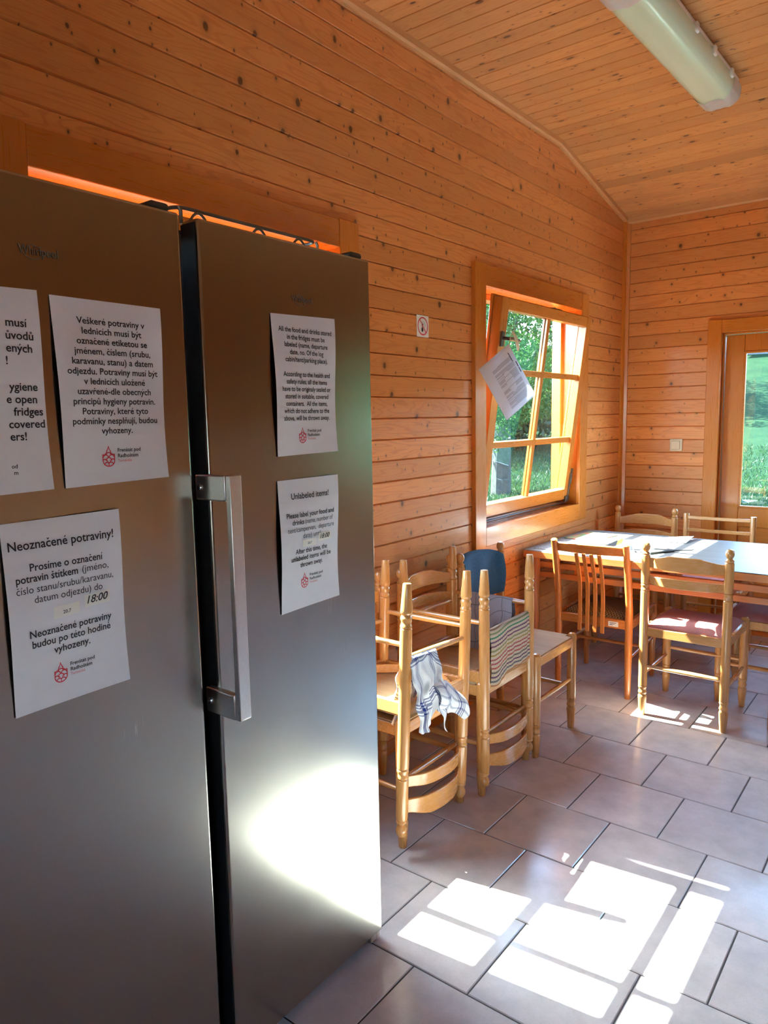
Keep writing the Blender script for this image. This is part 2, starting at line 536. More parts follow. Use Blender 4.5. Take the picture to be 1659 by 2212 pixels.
# outdoors
def ground_mat():
    m = NT('lawn_ground')
    o = m.obj()
    f = m.noise(o, 1.3, 4, .6); f2 = m.noise(o, 14., 4, .65); f3 = m.noise(o, 60., 2, .6)
    c = m.mix(m.maprange(f, .35, .65), (.0055, .017, .009), (.0095, .025, .011))
    c = m.mix(m.maprange(f2, .45, .7, 0., .8), c, (.004, .012, .0065))
    c = m.mix(m.maprange(f3, .5, .8, 0., .6), c, (.016, .032, .017))
    s = m.sep(o)
    bounce_mask = m.maprange(m.math('ADD', s[0], m.math('MULTIPLY', m.math('SUBTRACT', f2, .5), .8)), -.3, .1)
    bounce_mask = m.math('MULTIPLY', bounce_mask, m.maprange(s[1], 8.0, 9.0, 1., 0.))
    c = m.mix(bounce_mask, c, m.mix(f3, (.30, .28, .25), (.42, .40, .36)))  # unseen grey gravel added beside the house to cut green bounce light
    m.principled(c, 1.0, 0., m.bump(f3, .8, .05), 0., .03)
    return m.mat
MAT['lawn'] = ground_mat()
def leaf_mat(name, a, b):
    m = NT(name)
    f = m.noise(m.obj(), 2.2, 3, .6)
    c = m.mix(m.maprange(f, .35, .65), a, b)
    d = m.n('ShaderNodeBsdfDiffuse'); m.set(d.inputs[0], c)
    t = m.n('ShaderNodeBsdfTranslucent'); m.set(t.inputs[0], m.mix(.4, c, (.03, .07, .012)))
    g = m.n('ShaderNodeBsdfGlossy'); g.inputs['Roughness'].default_value = .35
    x1 = m.n('ShaderNodeMixShader'); x1.inputs[0].default_value = .4
    x2 = m.n('ShaderNodeMixShader'); x2.inputs[0].default_value = .008
    L = m.t.links.new
    L(d.outputs[0], x1.inputs[1]); L(t.outputs[0], x1.inputs[2])
    L(x1.outputs[0], x2.inputs[1]); L(g.outputs[0], x2.inputs[2]); L(x2.outputs[0], m.out.inputs['Surface'])
    return m.mat
MAT['grass'] = leaf_mat('grass_blades', (.008, .024, .013), (.015, .037, .018))
MAT['leaf'] = leaf_mat('tree_leaves', (.012, .038, .012), (.028, .068, .016))
MAT['leaf2'] = leaf_mat('dark_tree_leaves', (.005, .018, .012), (.011, .030, .017))
MAT['bark'] = plain('grey_bark', (.022, .024, .019), 1.0, var=.45, scale=14, bump=.8)

# ------------------------------------------------------------------ room shell
XW, YE = -1.90, 5.237           # inner faces of the left wall and the end wall
XR, YB = 4.00, -2.60            # right wall and rear wall (behind the camera)
ZC, YK = 3.05, 4.13             # flat ceiling height and where it starts to slope down
ZE = 2.828                      # ceiling height at the end wall
def zceil(y):
    return ZC if y < YK else ZC + (ZE - ZC) * (y - YK) / (YE - YK)

# openings: window A, window B in the left wall; glazed door in the end wall
WY0, WY1, WZ0, WZ1 = 3.264, 4.462, 0.908, 2.128
DYB = -2.285                                     # shift from window A to window B
LEFT_OPEN = [(WY0, WY1, WZ0, WZ1), (WY0 + DYB, WY1 + DYB, WZ0, WZ1)]
DX0, DX1, DZ1 = -1.245, -0.345, 2.00              # glazed door opening
EX0, EX1, EZ0, EZ1 = 0.95, 2.15, 0.908, 2.0       # second end wall window, right of the frame
END_OPEN = [(DX0, DX1, 0.0, DZ1), (EX0, EX1, EZ0, EZ1)]

def cladding(mb, u0, u1, zlo, zhi, pitch, phase, openings, emit, limit=None):
    """boards as shaped strips: emit(ua, ub, profile)"""
    k0 = math.floor((zlo - phase) / pitch); k1 = math.ceil((zhi - phase) / pitch)
    for k in range(k0, k1):
        a = max(zlo, phase + k * pitch); b = min(zhi, phase + (k + 1) * pitch)
        if b - a < .004: continue
        cuts = [(o[0] - .02, o[1] + .02) for o in openings if o[3] + .02 > a and o[2] - .02 < b]
        iv = [(u0, u1)]
        for c0, c1 in cuts:
            nx = []
            for p, q in iv:
                if c1 <= p or c0 >= q: nx.append((p, q)); continue
                if c0 > p: nx.append((p, c0))
                if c1 < q: nx.append((c1, q))
            iv = nx
        for p, q in iv:
            if limit: q = min(q, limit(a))
            if q - p > .01: emit(p, q, a, b)

G, GD = .0042, .0075                               # half groove width and depth of the V joint
def wall_core(mb, fixed, t0, t1, u0, u1, z0, z1, openings):
    """solid slab behind the boards with the openings left free"""
    us = sorted({u0, u1, *[o[0] for o in openings], *[o[1] for o in openings]})
    for a, b in zip(us[:-1], us[1:]):
        zs = [(z0, z1)]
        for o in openings:
            if o[0] <= a + 1e-6 and o[1] >= b - 1e-6:
                nz = []
                for p, q in zs:
                    if o[2] > p: nz.append((p, min(q, o[2])))
                    if o[3] < q: nz.append((max(p, o[3]), q))
                zs = nz
        for p, q in zs:
            if fixed == 'x': mb.box(t0, t1, a, b, p, q)
            else: mb.box(a, b, t0, t1, p, q)

mb = MB()
def emit_left(p, q, a, b):
    mb.prism([(XW - .02, a), (XW - GD, a), (XW, a + G), (XW, b - G), (XW - GD, b), (XW - .02, b)], p, q, 'y')
def lim(z):                                         # boards stop under the sloping ceiling
    return YE + .05 if z < ZE else YK + (z - ZC) / (ZE - ZC) * (YE - YK) + .06 if z < ZC else YK
cladding(mb, YB, YE + .02, 0, ZC + .01, PITCH_W, PH_W, LEFT_OPEN, emit_left, lim)
wall_core(mb, 'x', XW - .16, XW - .018, YB - .1, YE + .18, -.3, 3.3, [(a - .016, b + .016, c - .016, d + .016) for a, b, c, d in LEFT_OPEN])
struct(mb.build('wall_left', MAT['pine_left'], smooth=20))

mb = MB()
def emit_end(p, q, a, b):
    mb.prism([(YE + .02, a), (YE + GD, a), (YE, a + G), (YE, b - G), (YE + GD, b), (YE + .02, b)], p, q, 'x')
cladding(mb, XW, XR, 0, ZE + .02, PITCH_E, PH_W, END_OPEN, emit_end)
wall_core(mb, 'y', YE + .018, YE + .16, XW - .16, XR + .1, -.3, 3.1, [(DX0 - .016, DX1 + .016, -.3, DZ1 + .016), END_OPEN[1]])
struct(mb.build('wall_end', MAT['pine_end'], smooth=20))

RIGHT_OPEN = []
mb = MB()
wall_core(mb, 'x', XR, XR + .14, YB - .1, YE + .16, -.3, 3.3, RIGHT_OPEN)
struct(mb.build('wall_right', MAT['pine_left'], smooth=20))
BACK_OPEN = [(1.2, 2.2, .95, 2.05)]
mb = MB()
wall_core(mb, 'y', YB - .14, YB, XW - .16, XR + .14, -.3, 3.3, BACK_OPEN)
struct(mb.build('wall_back', MAT['pine_end'], smooth=20))

# ceiling boards run across the room
mb = MB()
ys = [2.427 + .0905 * k for k in range(-56, 40)]
ys = [y for y in ys if YB - .05 < y < YE + .1]
for a, b in zip(ys[:-1], ys[1:]):
    g = .004
    pts = [(a, 0, 1), (a, -1, .006), (a + g, -1, 0), (b - g, -1, 0), (b, -1, .006), (b, 0, 1)]
    poly = [(a, zceil(a) + .02), (a, zceil(a) + .007), (a + g, zceil(a + g)), (b - g, zceil(b - g)), (b, zceil(b) + .007), (b, zceil(b) + .02)]
    mb.prism(poly, XW - .02, XR + .05, 'x')
mb.prism([(YB - .3, ZC + .018), (YK, ZC + .018), (YE + .5, zceil(YE + .5) + .018), (YE + .5, zceil(YE + .5) + .16), (YK, ZC + .16), (YB - .3, ZC + .16)], XW - .35, XR + .3, 'x')
struct(mb.build('ceiling', MAT['pine_ceil'], smooth=20))

# trims: ceiling edge on the left wall (flat + sloping), on the end wall, corner post
mb = MB()
def trimbar(y0, y1):
    z0, z1 = zceil(y0), zceil(y1)
    vs = []
    for y, z in ((y0, z0), (y1, z1)):
        vs += [(XW - .006, y, z - .036), (XW + .014, y, z - .036), (XW + .022, y, z - .026), (XW + .022, y, z + .004), (XW - .006, y, z + .004)]
    n = 5
    fs = [(0, 1, 2, 3, 4), (9, 8, 7, 6, 5)] + [(k, 5 + k, 5 + (k + 1) % n, (k + 1) % n) for k in range(n)]
    mb.add(vs, fs)
trimbar(YB, YK); trimbar(YK, YE)
struct(mb.build('trim_1', MAT['trimwood'], smooth=25))
mb = MB().prism([(YE + .006, ZE - .04), (YE - .014, ZE - .04), (YE - .022, ZE - .03), (YE - .022, ZE + .012), (YE + .006, ZE + .012)], XW, XR, 'x')
struct(mb.build('trim_2', MAT['trimwood_x'], smooth=25))
mb = MB().prism([(XW - .004, YE - .042), (XW + .012, YE - .042), (XW + .02, YE - .02), (XW + .04, YE - .012), (XW + .04, YE + .004), (XW - .004, YE + .004)], 0, ZE, 'z')
struct(mb.build('trim_3', MAT['frame_z'], smooth=25))
mb = MB().box(XW - .004, XW + .014, YB, YE, 0, .06)
struct(mb.build('baseboard_left', MAT['frame_y'], bevel=.003))
mb = MB().box(XW, DX0 - .1, YE - .014, YE + .004, 0, .06).box(DX1 + .1, XR, YE - .014, YE + .004, 0, .06)
struct(mb.build('baseboard_end', MAT['frame_x'], bevel=.003))

# floor: square tiles in half bond with recessed grout
mb = MB()
TX, TY, TG = .3352, .3331, .0021
row0 = math.floor((YB - 1.8005) / TY)
for r in range(row0, math.ceil((YE - 1.8005) / TY)):
    ya, yb_ = max(1.8005 + r * TY, YB), min(1.8005 + (r + 1) * TY, YE)
    par = r % 2
    x0 = -1.0707 + .1676 * par
    c0 = math.floor((XW - x0) / TX)
    for c in range(c0, math.ceil((XR - x0) / TX)):
        xa, xb = max(x0 + c * TX, XW), min(x0 + (c + 1) * TX, XR)
        a0, a1, b0, b1 = xa + TG, xb - TG, ya + TG, yb_ - TG
        if a1 - a0 < .01 or b1 - b0 < .01: continue
        e = .0022
        mb.add([(a0, b0, -.004), (a1, b0, -.004), (a1, b1, -.004), (a0, b1, -.004), (a0, b0, -e), (a1, b0, -e), (a1, b1, -e), (a0, b1, -e), (a0 + e, b0 + e, 0), (a1 - e, b0 + e, 0), (a1 - e, b1 - e, 0), (a0 + e, b1 - e, 0)],
               [(0, 1, 5, 4), (1, 2, 6, 5), (2, 3, 7, 6), (3, 0, 4, 7), (4, 5, 9, 8), (5, 6, 10, 9), (6, 7, 11, 10), (7, 4, 8, 11), (8, 9, 10, 11)])
mb.cur = 1
mb.box(XW - .02, XR + .02, YB - .02, YE + .02, -.12, -.003)
struct(mb.build('floor', [MAT['tile'], MAT['grout']], smooth=20, fixn=False))

# ------------------------------------------------------------------ windows
def make_window(name):
    root = bpy.data.objects.new(name, None); COL.objects.link(root)
    root['kind'] = 'structure'
    c = .104
    # casing boards on the wall face
    mb = MB()
    mb.box(XW - .002, XW + .022, WY0 - .105, WY0 + .002, WZ0 - .125, WZ1 + c)
    mb.box(XW - .002, XW + .022, WY1 - .010, WY1 + c, WZ0 - .100, WZ1 + c)
    mb.build('casing', MAT['frame_z'], root, bevel=.003)
    mb = MB()
    mb.box(XW - .002, XW + .0215, WY0 + .002, WY1 - .010, WZ1 - .002, WZ1 + c - .003)
    mb.box(XW - .002, XW + .0215, WY0 + .002, WY1 - .010, WZ0 - .098, WZ0 + .004)
    mb.build('casing', MAT['frame_y'], root, bevel=.003)
    # reveal lining
    mb = MB()
    t = .018; xo = XW - .175
    mb.box(xo, XW - .001, WY0 - t, WY0, WZ0 - t, WZ1 + t).box(xo, XW - .001, WY1, WY1 + t, WZ0 - t, WZ1 + t)
    mb.box(xo, XW - .001, WY0, WY1, WZ1, WZ1 + t).box(xo, XW - .001, WY0, WY1, WZ0 - t, WZ0)
    mb.build('reveal', MAT['frame_y'], root, bevel=.001)
    # fixed outer frame
    mb = MB()
    a, b = XW - .165, XW - .105
    f = .034
    mb.box(a, b, WY0, WY0 + f, WZ0, WZ1).box(a, b, WY1 - f, WY1, WZ0, WZ1)
    mb.box(a, b, WY0 + f, WY1 - f, WZ1 - f, WZ1).box(a, b, WY0 + f, WY1 - f, WZ0, WZ0 + f)
    mb.box(b, b + .02, WY0, WY1, WZ0, WZ0 + .022)
    mb.build('frame', MAT['frame_z'], root, bevel=.003)
    # tilted sash, hinged along its lower edge
    py0, py1 = 3.302, 4.424
    h = 1.135
    piv = Matrix.Translation((XW - .075, 0, WZ0 + .040)) @ Matrix.Rotation(math.radians(7.4), 4, 'Y')
    sash = bpy.data.objects.new('sash', None); COL.objects.link(sash); sash.parent = root
    sash.matrix_local = piv
    sash.empty_display_size = .05
    d = .026; s = .058; sl = .072
    mb = MB()
    mb.box(-d, d, py0, py0 + sl, 0, h).box(-d, d, py1 - s, py1, 0, h)
    mb.box(-d - .014, -d, py0 - .012, py0 + s, -.012, h + .012).box(-d - .014, -d, py1 - s, py1 + .012, -.012, h + .012)
    mb.build('stile', MAT['frame_z'], sash, bevel=.003)
    mb = MB()
    mb.box(-d, d - .0004, py0 + sl, py1 - s, h - s, h - .0006).box(-d, d - .0004, py0 + sl, py1 - s, .0006, s + .01)
    mb.box(-d - .014, -d, py0 + s, py1 - s, h - s, h + .012).box(-d - .014, -d, py0 + s, py1 - s, -.012, s)
    mb.build('rail', MAT['frame_y'], sash, bevel=.003)
    gy0, gy1, gz0, gz1 = py0 + sl, py1 - s, s + .01, h - s
    MB().box(-.004, .0, gy0 - .008, gy1 + .008, gz0 - .008, gz1 + .008).build('pane', MAT['glass'], sash)
    yc = (gy0 + gy1) / 2
    mw_ = .0165
    MB().box(.0006, .014, yc - mw_, yc + mw_, gz0, gz1).box(-.018, -.0046, yc - mw_, yc + mw_, gz0, gz1).build('muntin', MAT['frame_z'], sash, bevel=.002)
    for zz in (.385, .770):
        mu = MB()
        for q0, q1 in ((gy0, yc - mw_), (yc + mw_, gy1)):
            mu.box(.0006, .0136, q0, q1, zz - mw_, zz + mw_).box(-.0176, -.0046, q0, q1, zz - mw_, zz + mw_)
        mu.build('muntin', MAT['frame_y'], sash, bevel=.002)
    # lever handle on the left stile
    hb = MB()
    hz = .93
    hb.box(d, d + .010, py0 + .014, py0 + .044, hz - .038, hz + .038)
    hb.rod((d + .008, py0 + .03, hz + .004), (d + .045, py0 + .03, hz + .004), .009)
    hb.tube([(d + .043, py0 + .022, hz + .004), (d + .047, py0 + .06, hz + .004), (d + .046, py0 + .10, hz + .002), (d + .044, py0 + .142, hz)], [.010, .010, .009, .008], 10)
    hb.build('handle', MAT['handle_metal'], sash, bevel=.002)
    # stay on top of the sash, corner hinge at the bottom right
    tb = MB()
    tb.box(-.012, .012, py0 + .60, py0 + .72, h, h + .007)
    tb.tube([(-.005, py0 + .66, h + .008), (-.05, py0 + .70, h + .012), (-.11, py0 + .80, h - .015)], .005, 8)
    tb.build('stay', MAT['handle_metal'], sash)
    cb = MB()
    cb.box(d - .006, d + .008, py1 - .012, py1 + .006, .0, .17)
    cb.box(d - .006, d + .010, py1 + .001, py1 + .012, .10, .20)
    cb.box(d - .006, d + .012, py1 - .05, py1 + .004, -.012, .022)
    cb.tube([(d, py1 - .02, -.018), (d, py0 + .05, -.018)], .004, 8)
    cb.build('hinge', MAT['handle_metal'], sash, bevel=.002)
    return root
win_a = make_window('window_1')
win_b = dup(win_a, loc=(0, DYB, 0)); win_b.name = 'window_2'

# glazed door in the end wall (upper glass pane, lower wood panel)
dr = bpy.data.objects.new('door_1', None); COL.objects.link(dr); dr['kind'] = 'structure'
mb = MB()
mb.box(DX0 - .082, DX0 + .004, YE - .022, YE + .002, 0, DZ1 + .082).box(DX1 - .004, DX1 + .082, YE - .022, YE + .002, 0, DZ1 + .082)
mb.build('casing', MAT['frame_z'], dr, bevel=.003)
MB().box(DX0 + .004, DX1 - .004, YE - .0215, YE + .002, DZ1 - .004, DZ1 + .079).build('casing', MAT['frame_x'], dr, bevel=.003)
mb = MB()
mb.box(DX0 - .02, DX0, YE, YE + .18, 0, DZ1 + .02).box(DX1, DX1 + .02, YE, YE + .18, 0, DZ1 + .02).box(DX0, DX1, YE, YE + .18, DZ1, DZ1 + .02)
mb.box(DX0, DX1, YE - .004, YE + .18, -.06, .0115)
mb.box(DX0, DX0 + .012, YE + .045, YE + .18, 0, DZ1).box(DX1 - .012, DX1, YE + .045, YE + .18, 0, DZ1).box(DX0, DX1, YE + .045, YE + .18, DZ1 - .012, DZ1)
mb.build('frame', MAT['frame_z'], dr, bevel=.003)
lx0, lx1, ly = DX0 + .016, DX1 - .016, YE + .062
gx0, gx1, gz0, gz1 = -1.115, lx1 - .115, .845, 1.872
mb = MB()
mb.box(lx0, gx0, ly, ly + .05, .012, DZ1 - .016).box(gx1, lx1, ly, ly + .05, .012, DZ1 - .016)
mb.box(gx0, gx1, ly, ly + .05, gz1, DZ1 - .016).box(gx0, gx1, ly, ly + .05, .012, .14).box(gx0, gx1, ly, ly + .05, gz0 - .13, gz0)
leaf = mb.build('leaf', MAT['frame_z'], dr, bevel=.004)
mb = MB()
bd = .012
mb.box(gx0 - .002, gx0 + bd, ly - .006, ly + .02, gz0, gz1).box(gx1 - bd, gx1 + .002, ly - .006, ly + .02, gz0, gz1)
mb.box(gx0, gx1, ly - .006, ly + .02, gz1 - bd, gz1 + .002).box(gx0, gx1, ly - .006, ly + .02, gz0 - .002, gz0 + bd)
mb.build('glazing_bead', MAT['frame_x'], leaf, bevel=.003)
MB().box(gx0, gx1, ly + .021, ly + .026, gz0, gz1).build('pane', MAT['glass'], leaf)
MB().box(gx0, gx1, ly + .012, ly + .038, .14, gz0 - .13).build('lower_panel', MAT['frame_x'], leaf)
mb = MB()
mb.box(lx1 - .075, lx1 - .035, ly - .008, ly, .96, 1.16)
mb.rod((lx1 - .055, ly - .004, 1.07), (lx1 - .055, ly - .05, 1.07), .008).rod((lx1 - .05, ly - .045, 1.07), (lx1 - .17, ly - .045, 1.07), .008)
mb.build('handle', MAT['handle_metal'], leaf)

def simple_window(name, axis, f0, f1, a0, a1, z0, z1):
    root = bpy.data.objects.new(name, None); COL.objects.link(root); root['kind'] = 'structure'
    def bx(m_, p, q, r, s_, d0, d1):
        return m_.box(d0, d1, p, q, r, s_) if axis == 'x' else m_.box(p, q, d0, d1, r, s_)
    mid = (f0 + f1) / 2
    m_ = MB(); e = .05
    for (p, q, r, s_) in ((a0, a0 + e, z0, z1), (a1 - e, a1, z0, z1), (a0 + e, a1 - e, z1 - e, z1), (a0 + e, a1 - e, z0, z0 + e), ((a0 + a1) / 2 - .02, (a0 + a1) / 2 + .02, z0 + e, z1 - e)):
        bx(m_, p, q, r, s_, mid - .025, mid + .025)
    m_.build('frame', MAT['frame_z'], root, bevel=.003)
    m_ = MB(); bx(m_, a0 + e, a1 - e, z0 + e, z1 - e, mid - .003, mid + .003)
    m_.build('pane', MAT['glass'], root)
    return root
simple_window('window_3', 'y', YE, YE + .16, EX0, EX1, EZ0, EZ1)

simple_window('fill_window', 'y', YB - .14, YB, *BACK_OPEN[0])  # unseen rear window, added to let fill light into the room

# ------------------------------------------------------------------ chairs
def post_profile(top):
    p = [(.0135, 0), (.0145, .003), (.0175, .045), (.0205, .088), (.0208, .096), (.0188, .101), (.0165, .104), (.0165, .107), (.0198, .112), (.0205, .118), (.0182, .125), (.0172, .130), (.0182, .136), (.0205, .140), (.0205, .146), (.0180, .149), (.0205, .152)]
    if top == 'leg':
        p += [(.0208, .25), (.0208, .446), (.0195, .457), (.013, .465), (.004, .4675)]
    else:
        p += [(.0208, .25), (.0208, .618), (.0205, .625), (.0180, .628), (.0205, .632), (.0205, .638), (.0182, .643), (.0182, .648), (.0205, .653), (.0205, .659), (.0180, .662), (.0205, .666),
              (.0205, .70), (.0205, .796), (.0198, .803), (.0172, .806), (.0190, .810), (.0195, .814), (.0160, .818), (.0118, .822), (.0140, .827), (.0185, .835), (.0200, .845), (.0185, .855), (.0130, .863), (.005, .8665)]
    return p
HW, HD = .1875, .190                                  # half width and half depth between posts

def slat(mb, zlo, zhi, rise, bow, th=.012, n=24):
    """curved ladder slat between the two back posts, bowed to the rear"""
    def edge(t):
        return math.sin(PI * t)
    def off(t):
        s_ = min(t, 1 - t) / .22
        s_ = min(1., s_); s_ = s_ * s_ * (3 - 2 * s_)
        return -bow * (.35 * s_ + .65 * math.sin(PI * t))
    def top(t):
        q = min(t, 1 - t)
        return zhi + rise * min(1., max(0., (q - .06) / .24)) ** 1.0
    P = []
    def fn(u, v):
        x = -HW + .012 + (2 * HW - .024) * u
        z = zlo + (top(u) - zlo) * v
        return (x, -HD + off(u), z)
    mb.grid(fn, n, 3, th, )
def make_turned_chair(pad):
    t = thing('dining_chair', 'x', 'chair')
    for sx in (-1, 1):
        MB().lathe(post_profile('post'), Matrix.Translation((sx * HW, -HD, 0)), 24).build('back_post', MAT['beech_z'], t, smooth=30)
    for sx in (-1, 1):
        MB().lathe(post_profile('leg'), Matrix.Translation((sx * HW, HD, 0)), 24).build('leg', MAT['beech_z'], t, smooth=30)
    m = MB(); slat(m, .744, .792, .022, .048); m.build('crest_rail', MAT['beech_x'], t, bevel=.003)
    m = MB(); slat(m, .662, .702, .006, .048); m.build('ladder_slat', MAT['beech_x'], t, bevel=.003)
    a0, a1 = .404, .446
    m = MB()
    m.box(-HW, HW, -HD - .010, -HD + .010, a0, a1).box(-HW, HW, HD - .010, HD + .010, a0, a1)
    m.box(-HW - .010, -HW + .010, -HD, HD, a0, a1).box(HW - .010, HW + .010, -HD, HD, a0, a1)
    for sx in (-1, 1):
        for sy_ in (-1, 1):
            m.prism([(sx * (HW - .01), sy_ * (HD - .07)), (sx * (HW - .07), sy_ * (HD - .01)), (sx * (HW - .085), sy_ * (HD - .01)), (sx * (HW - .01), sy_ * (HD - .085))], a0 + .004, a1 - .004, 'z')
    m.build('seat_frame', MAT['beech_x'], t, bevel=.002)
    if pad:
        def fn(u, v):
            x = -HW + .004 + (2 * HW - .008) * u; y = -HD + .014 + (2 * HD - .028) * v
            e = min(u, 1 - u, v, 1 - v)
            z = .448 + .030 * (1 - (1 - min(1., e / .22)) ** 2.4)
            return (x, y, z)
        m = MB(); m.grid(fn, 26, 26, .008, (0, 0, 1)); m.build('seat_pad', MAT['pink'], t, smooth=60)
    else:
        m = MB()
        c = .024
        poly = [(-HW + c, -HD - .006), (HW - c, -HD - .006), (HW - c, -HD + c), (HW + .006, -HD + c), (HW + .006, HD - c), (HW - c, HD - c), (HW - c, HD + .006), (-HW + c, HD + .006), (-HW + c, HD - c), (-HW - .006, HD - c), (-HW - .006, -HD + c), (-HW + c, -HD + c)]
        m.prism(poly, .4462, .4522, 'z')
        m.build('seat', MAT['veneer'], t, bevel=.0015)
    for nm, p, q, r in (('stretcher', (-HW, -HD, .250), (HW, -HD, .250), .0095), ('stretcher', (-HW, HD, .245), (HW, HD, .245), .0095),
                        ('stretcher', (-HW, -HD, .208), (-HW, HD, .208), .0095), ('stretcher', (HW, -HD, .208), (HW, HD, .208), .0095)):
        P, Q = Vector(p), Vector(q)
        pts = [P.lerp(Q, k / 8) for k in range(9)]
        MB().tube(pts, [r * (.8 + .35 * math.sin(PI * k / 8)) for k in range(9)], 14).build(nm, MAT['beech_x'] if abs(P.x - Q.x) > .1 else MAT['beech_y'], t)
    return t

def flip_matrix(x, y, z, lean=0.0):
    """upside-down chair whose back faces into the room (+x)"""
    M = Matrix(((0, -1, 0, 0), (-1, 0, 0, 0), (0, 0, -1, 0), (0, 0, 0, 1)))
    return Matrix.Translation((x, y, z)) @ Matrix.Rotation(lean, 4, 'X') @ M

GS = 'turned post chairs stored along the left wall'
plainc = make_turned_chair(False)
tag(plainc, 'upright lower chair of the stack nearest the fridge, mostly hidden behind inverted legs', 'chair', GS)
plainc.location = (-1.615, 2.085, 0); plainc.rotation_euler = (0, 0, -PI / 2)
M1 = flip_matrix(-1.580, 2.085, .9290, math.radians(-3.6))
up1 = dup(plainc, 'upside down chair holding the blue and white checked cloth', matrix=M1)
low2 = dup(plainc, 'upright lower chair of the stack between the blue checked stack and blue garment chair', loc=(-1.572, 2.552, 0), rotz=-PI / 2)
M2 = flip_matrix(-1.560, 2.552, .9050)
up2 = dup(plainc, 'upside down chair holding the striped cloth and the grey towel', matrix=M2)
chS = dup(plainc, 'upright unstacked chair with a blue garment over its back beside the wall', loc=(-1.548, 2.972, 0), rotz=-PI / 2)
chD = dup(plainc, 'chair with arched crest and ball finials behind the table in the corner', loc=(-1.590, 4.685, 0), rotz=PI)
chD['group'] = 'turned post chairs around the table'
padc = make_turned_chair(True)
GT = 'turned post chairs around the table'
tag(padc, 'chair with ball finials and pink seat in front of the table, sunlight on its back', 'chair', GT)
padc.location = (-.951, 3.703, 0)
chC = dup(padc, 'pink seated chair tucked under the right end of the table', loc=(-.690, 4.092, 0), rotz=PI / 2)

# reddish chair with vertical slats
ca = thing('slat_back_chair', 'reddish wooden chair with four vertical slats and brown woven seat', 'chair', (-1.463, 3.872, 0), math.radians(1.5))
hw, hd = .192, .212
def yb(z): return -.074 * (max(0., z - .42) / .40) ** 1.5
for sx in (-1, 1):
    zs = [0, .10, .2, .30, .40, .48, .56, .64, .72, .78, .826, .829]
    MB().tube([(sx * hw, -hd + yb(z), z) for z in zs], [.0155, .017, .0185, .0195, .0200, .0200, .0195, .0190, .0182, .0175, .0170, .013], 18).build('back_post', MAT['red_z'], ca, smooth=40)
for sx in (-1, 1):
    MB().lathe([(.0135, 0), (.0145, .004), (.0185, .30), (.0195, .412), (.0185, .420), (.006, .422)], Matrix.Translation((sx * hw, hd, 0)), 18).build('leg', MAT['red_z'], ca, smooth=40)
m = MB()
def fn(u, v):
    x = -hw + .012 + (2 * hw - .024) * u
    z = .764 + .046 * v + .005 * math.sin(PI * u) * v
    return (x, -hd + yb(z) - .004 - .026 * math.sin(PI * u), z)
m.grid(fn, 18, 3, .016); m.build('crest_rail', MAT['red_x'], ca, bevel=.003)
m = MB()
m.box(-hw, hw, -hd - .011, -hd + .011, .370, .418).box(-hw, hw, hd - .011, hd + .011, .370, .418)
m.box(-hw - .011, -hw + .011, -hd, hd, .370, .418).box(hw - .011, hw + .011, -hd, hd, .370, .418)
m.build('seat_frame', MAT['red_x'], ca, bevel=.003)
for k in range(4):
    xc = -.062 + .041 * k
    m = MB()
    def fn(u, v, xc=xc):
        z = .338 + .432 * u
        bell = math.sin(PI * min(1., max(0., (z - .43) / .33)))
        y = -hd + yb(z) - .012 - .010 * (1 - u) + .010 * bell - .018 * max(0., (z - .62) / .15) * math.cos(xc * 6)
        return (xc + (v - .5) * .021, y, z)
    m.grid(fn, 18, 1, .010); q_ = m.build('back_slat', MAT['red_z'], ca, bevel=.002)
    MB().lathe([(.003, 0), (.003, .0015), (.001, .002)], Matrix.Translation((xc, -hd - .0222, .376)) @ Matrix.Rotation(PI / 2, 4, 'X'), 10).build('screw', MAT['darkgrey'], q_)
def fn(u, v):
    e = min(u, 1 - u, v, 1 - v)
    return (-hw + .018 + (2 * hw - .036) * u, -hd + .024 + (2 * hd - .036) * v, .416 + .030 * (1 - (1 - min(1., e / .2)) ** 2.2))
m = MB(); m.grid(fn, 22, 22, .01, (0, 0, 1)); m.build('seat_pad', MAT['woven'], ca, smooth=60)
for sx in (-1, 1):
    MB().rod((sx * hw, -hd, .215), (sx * hw, hd, .225), .010).build('stretcher', MAT['red_x'], ca)
MB().rod((-hw, 0.02, .22), (hw, 0.02, .22), .009).build('stretcher', MAT['red_x'], ca)
lab = MB().box(.088, .140, -hd - .0135, -hd - .0112, .380, .406)
lab.cur = 1
for k, (p, q) in enumerate(((.094, .130), (.097, .122), (.094, .112))): lab.box(p, q, -hd - .0139, -hd - .0134, .3985 - .006 * k, .4010 - .006 * k)
lab.build('label_sticker', [MAT['white'], MAT['ink']], ca)['label'] = 'white printed sticker'

# plain ladder-back chair behind the table
ce = thing('ladder_back_chair', 'plain flat topped ladder back chair behind the table beside the glazed door', 'chair', (-1.132, 4.690, 0), PI)
hw, hd = .197, .185
for sx in (-1, 1):
    MB().lathe([(.014, 0), (.0175, .05), (.0185, .5), (.018, .835), (.016, .84), (.004, .8405)], Matrix.Translation((sx * hw, -hd, 0)), 18).build('back_post', MAT['beech_z'], ce)
    MB().lathe([(.014, 0), (.0175, .05), (.0185, .44), (.015, .447), (.004, .448)], Matrix.Translation((sx * hw, hd, 0)), 18).build('leg', MAT['beech_z'], ce)
for zc in (.815, .735):
    m = MB()
    def fn(u, v, zc=zc): return (-hw + .01 + (2 * hw - .02) * u, -hd - .022 * math.sin(PI * u), zc - .011 + .022 * v - .004 * math.sin(PI * u))
    m.grid(fn, 14, 1, .014); m.build('ladder_slat', MAT['beech_x'], ce, bevel=.004)
m = MB()
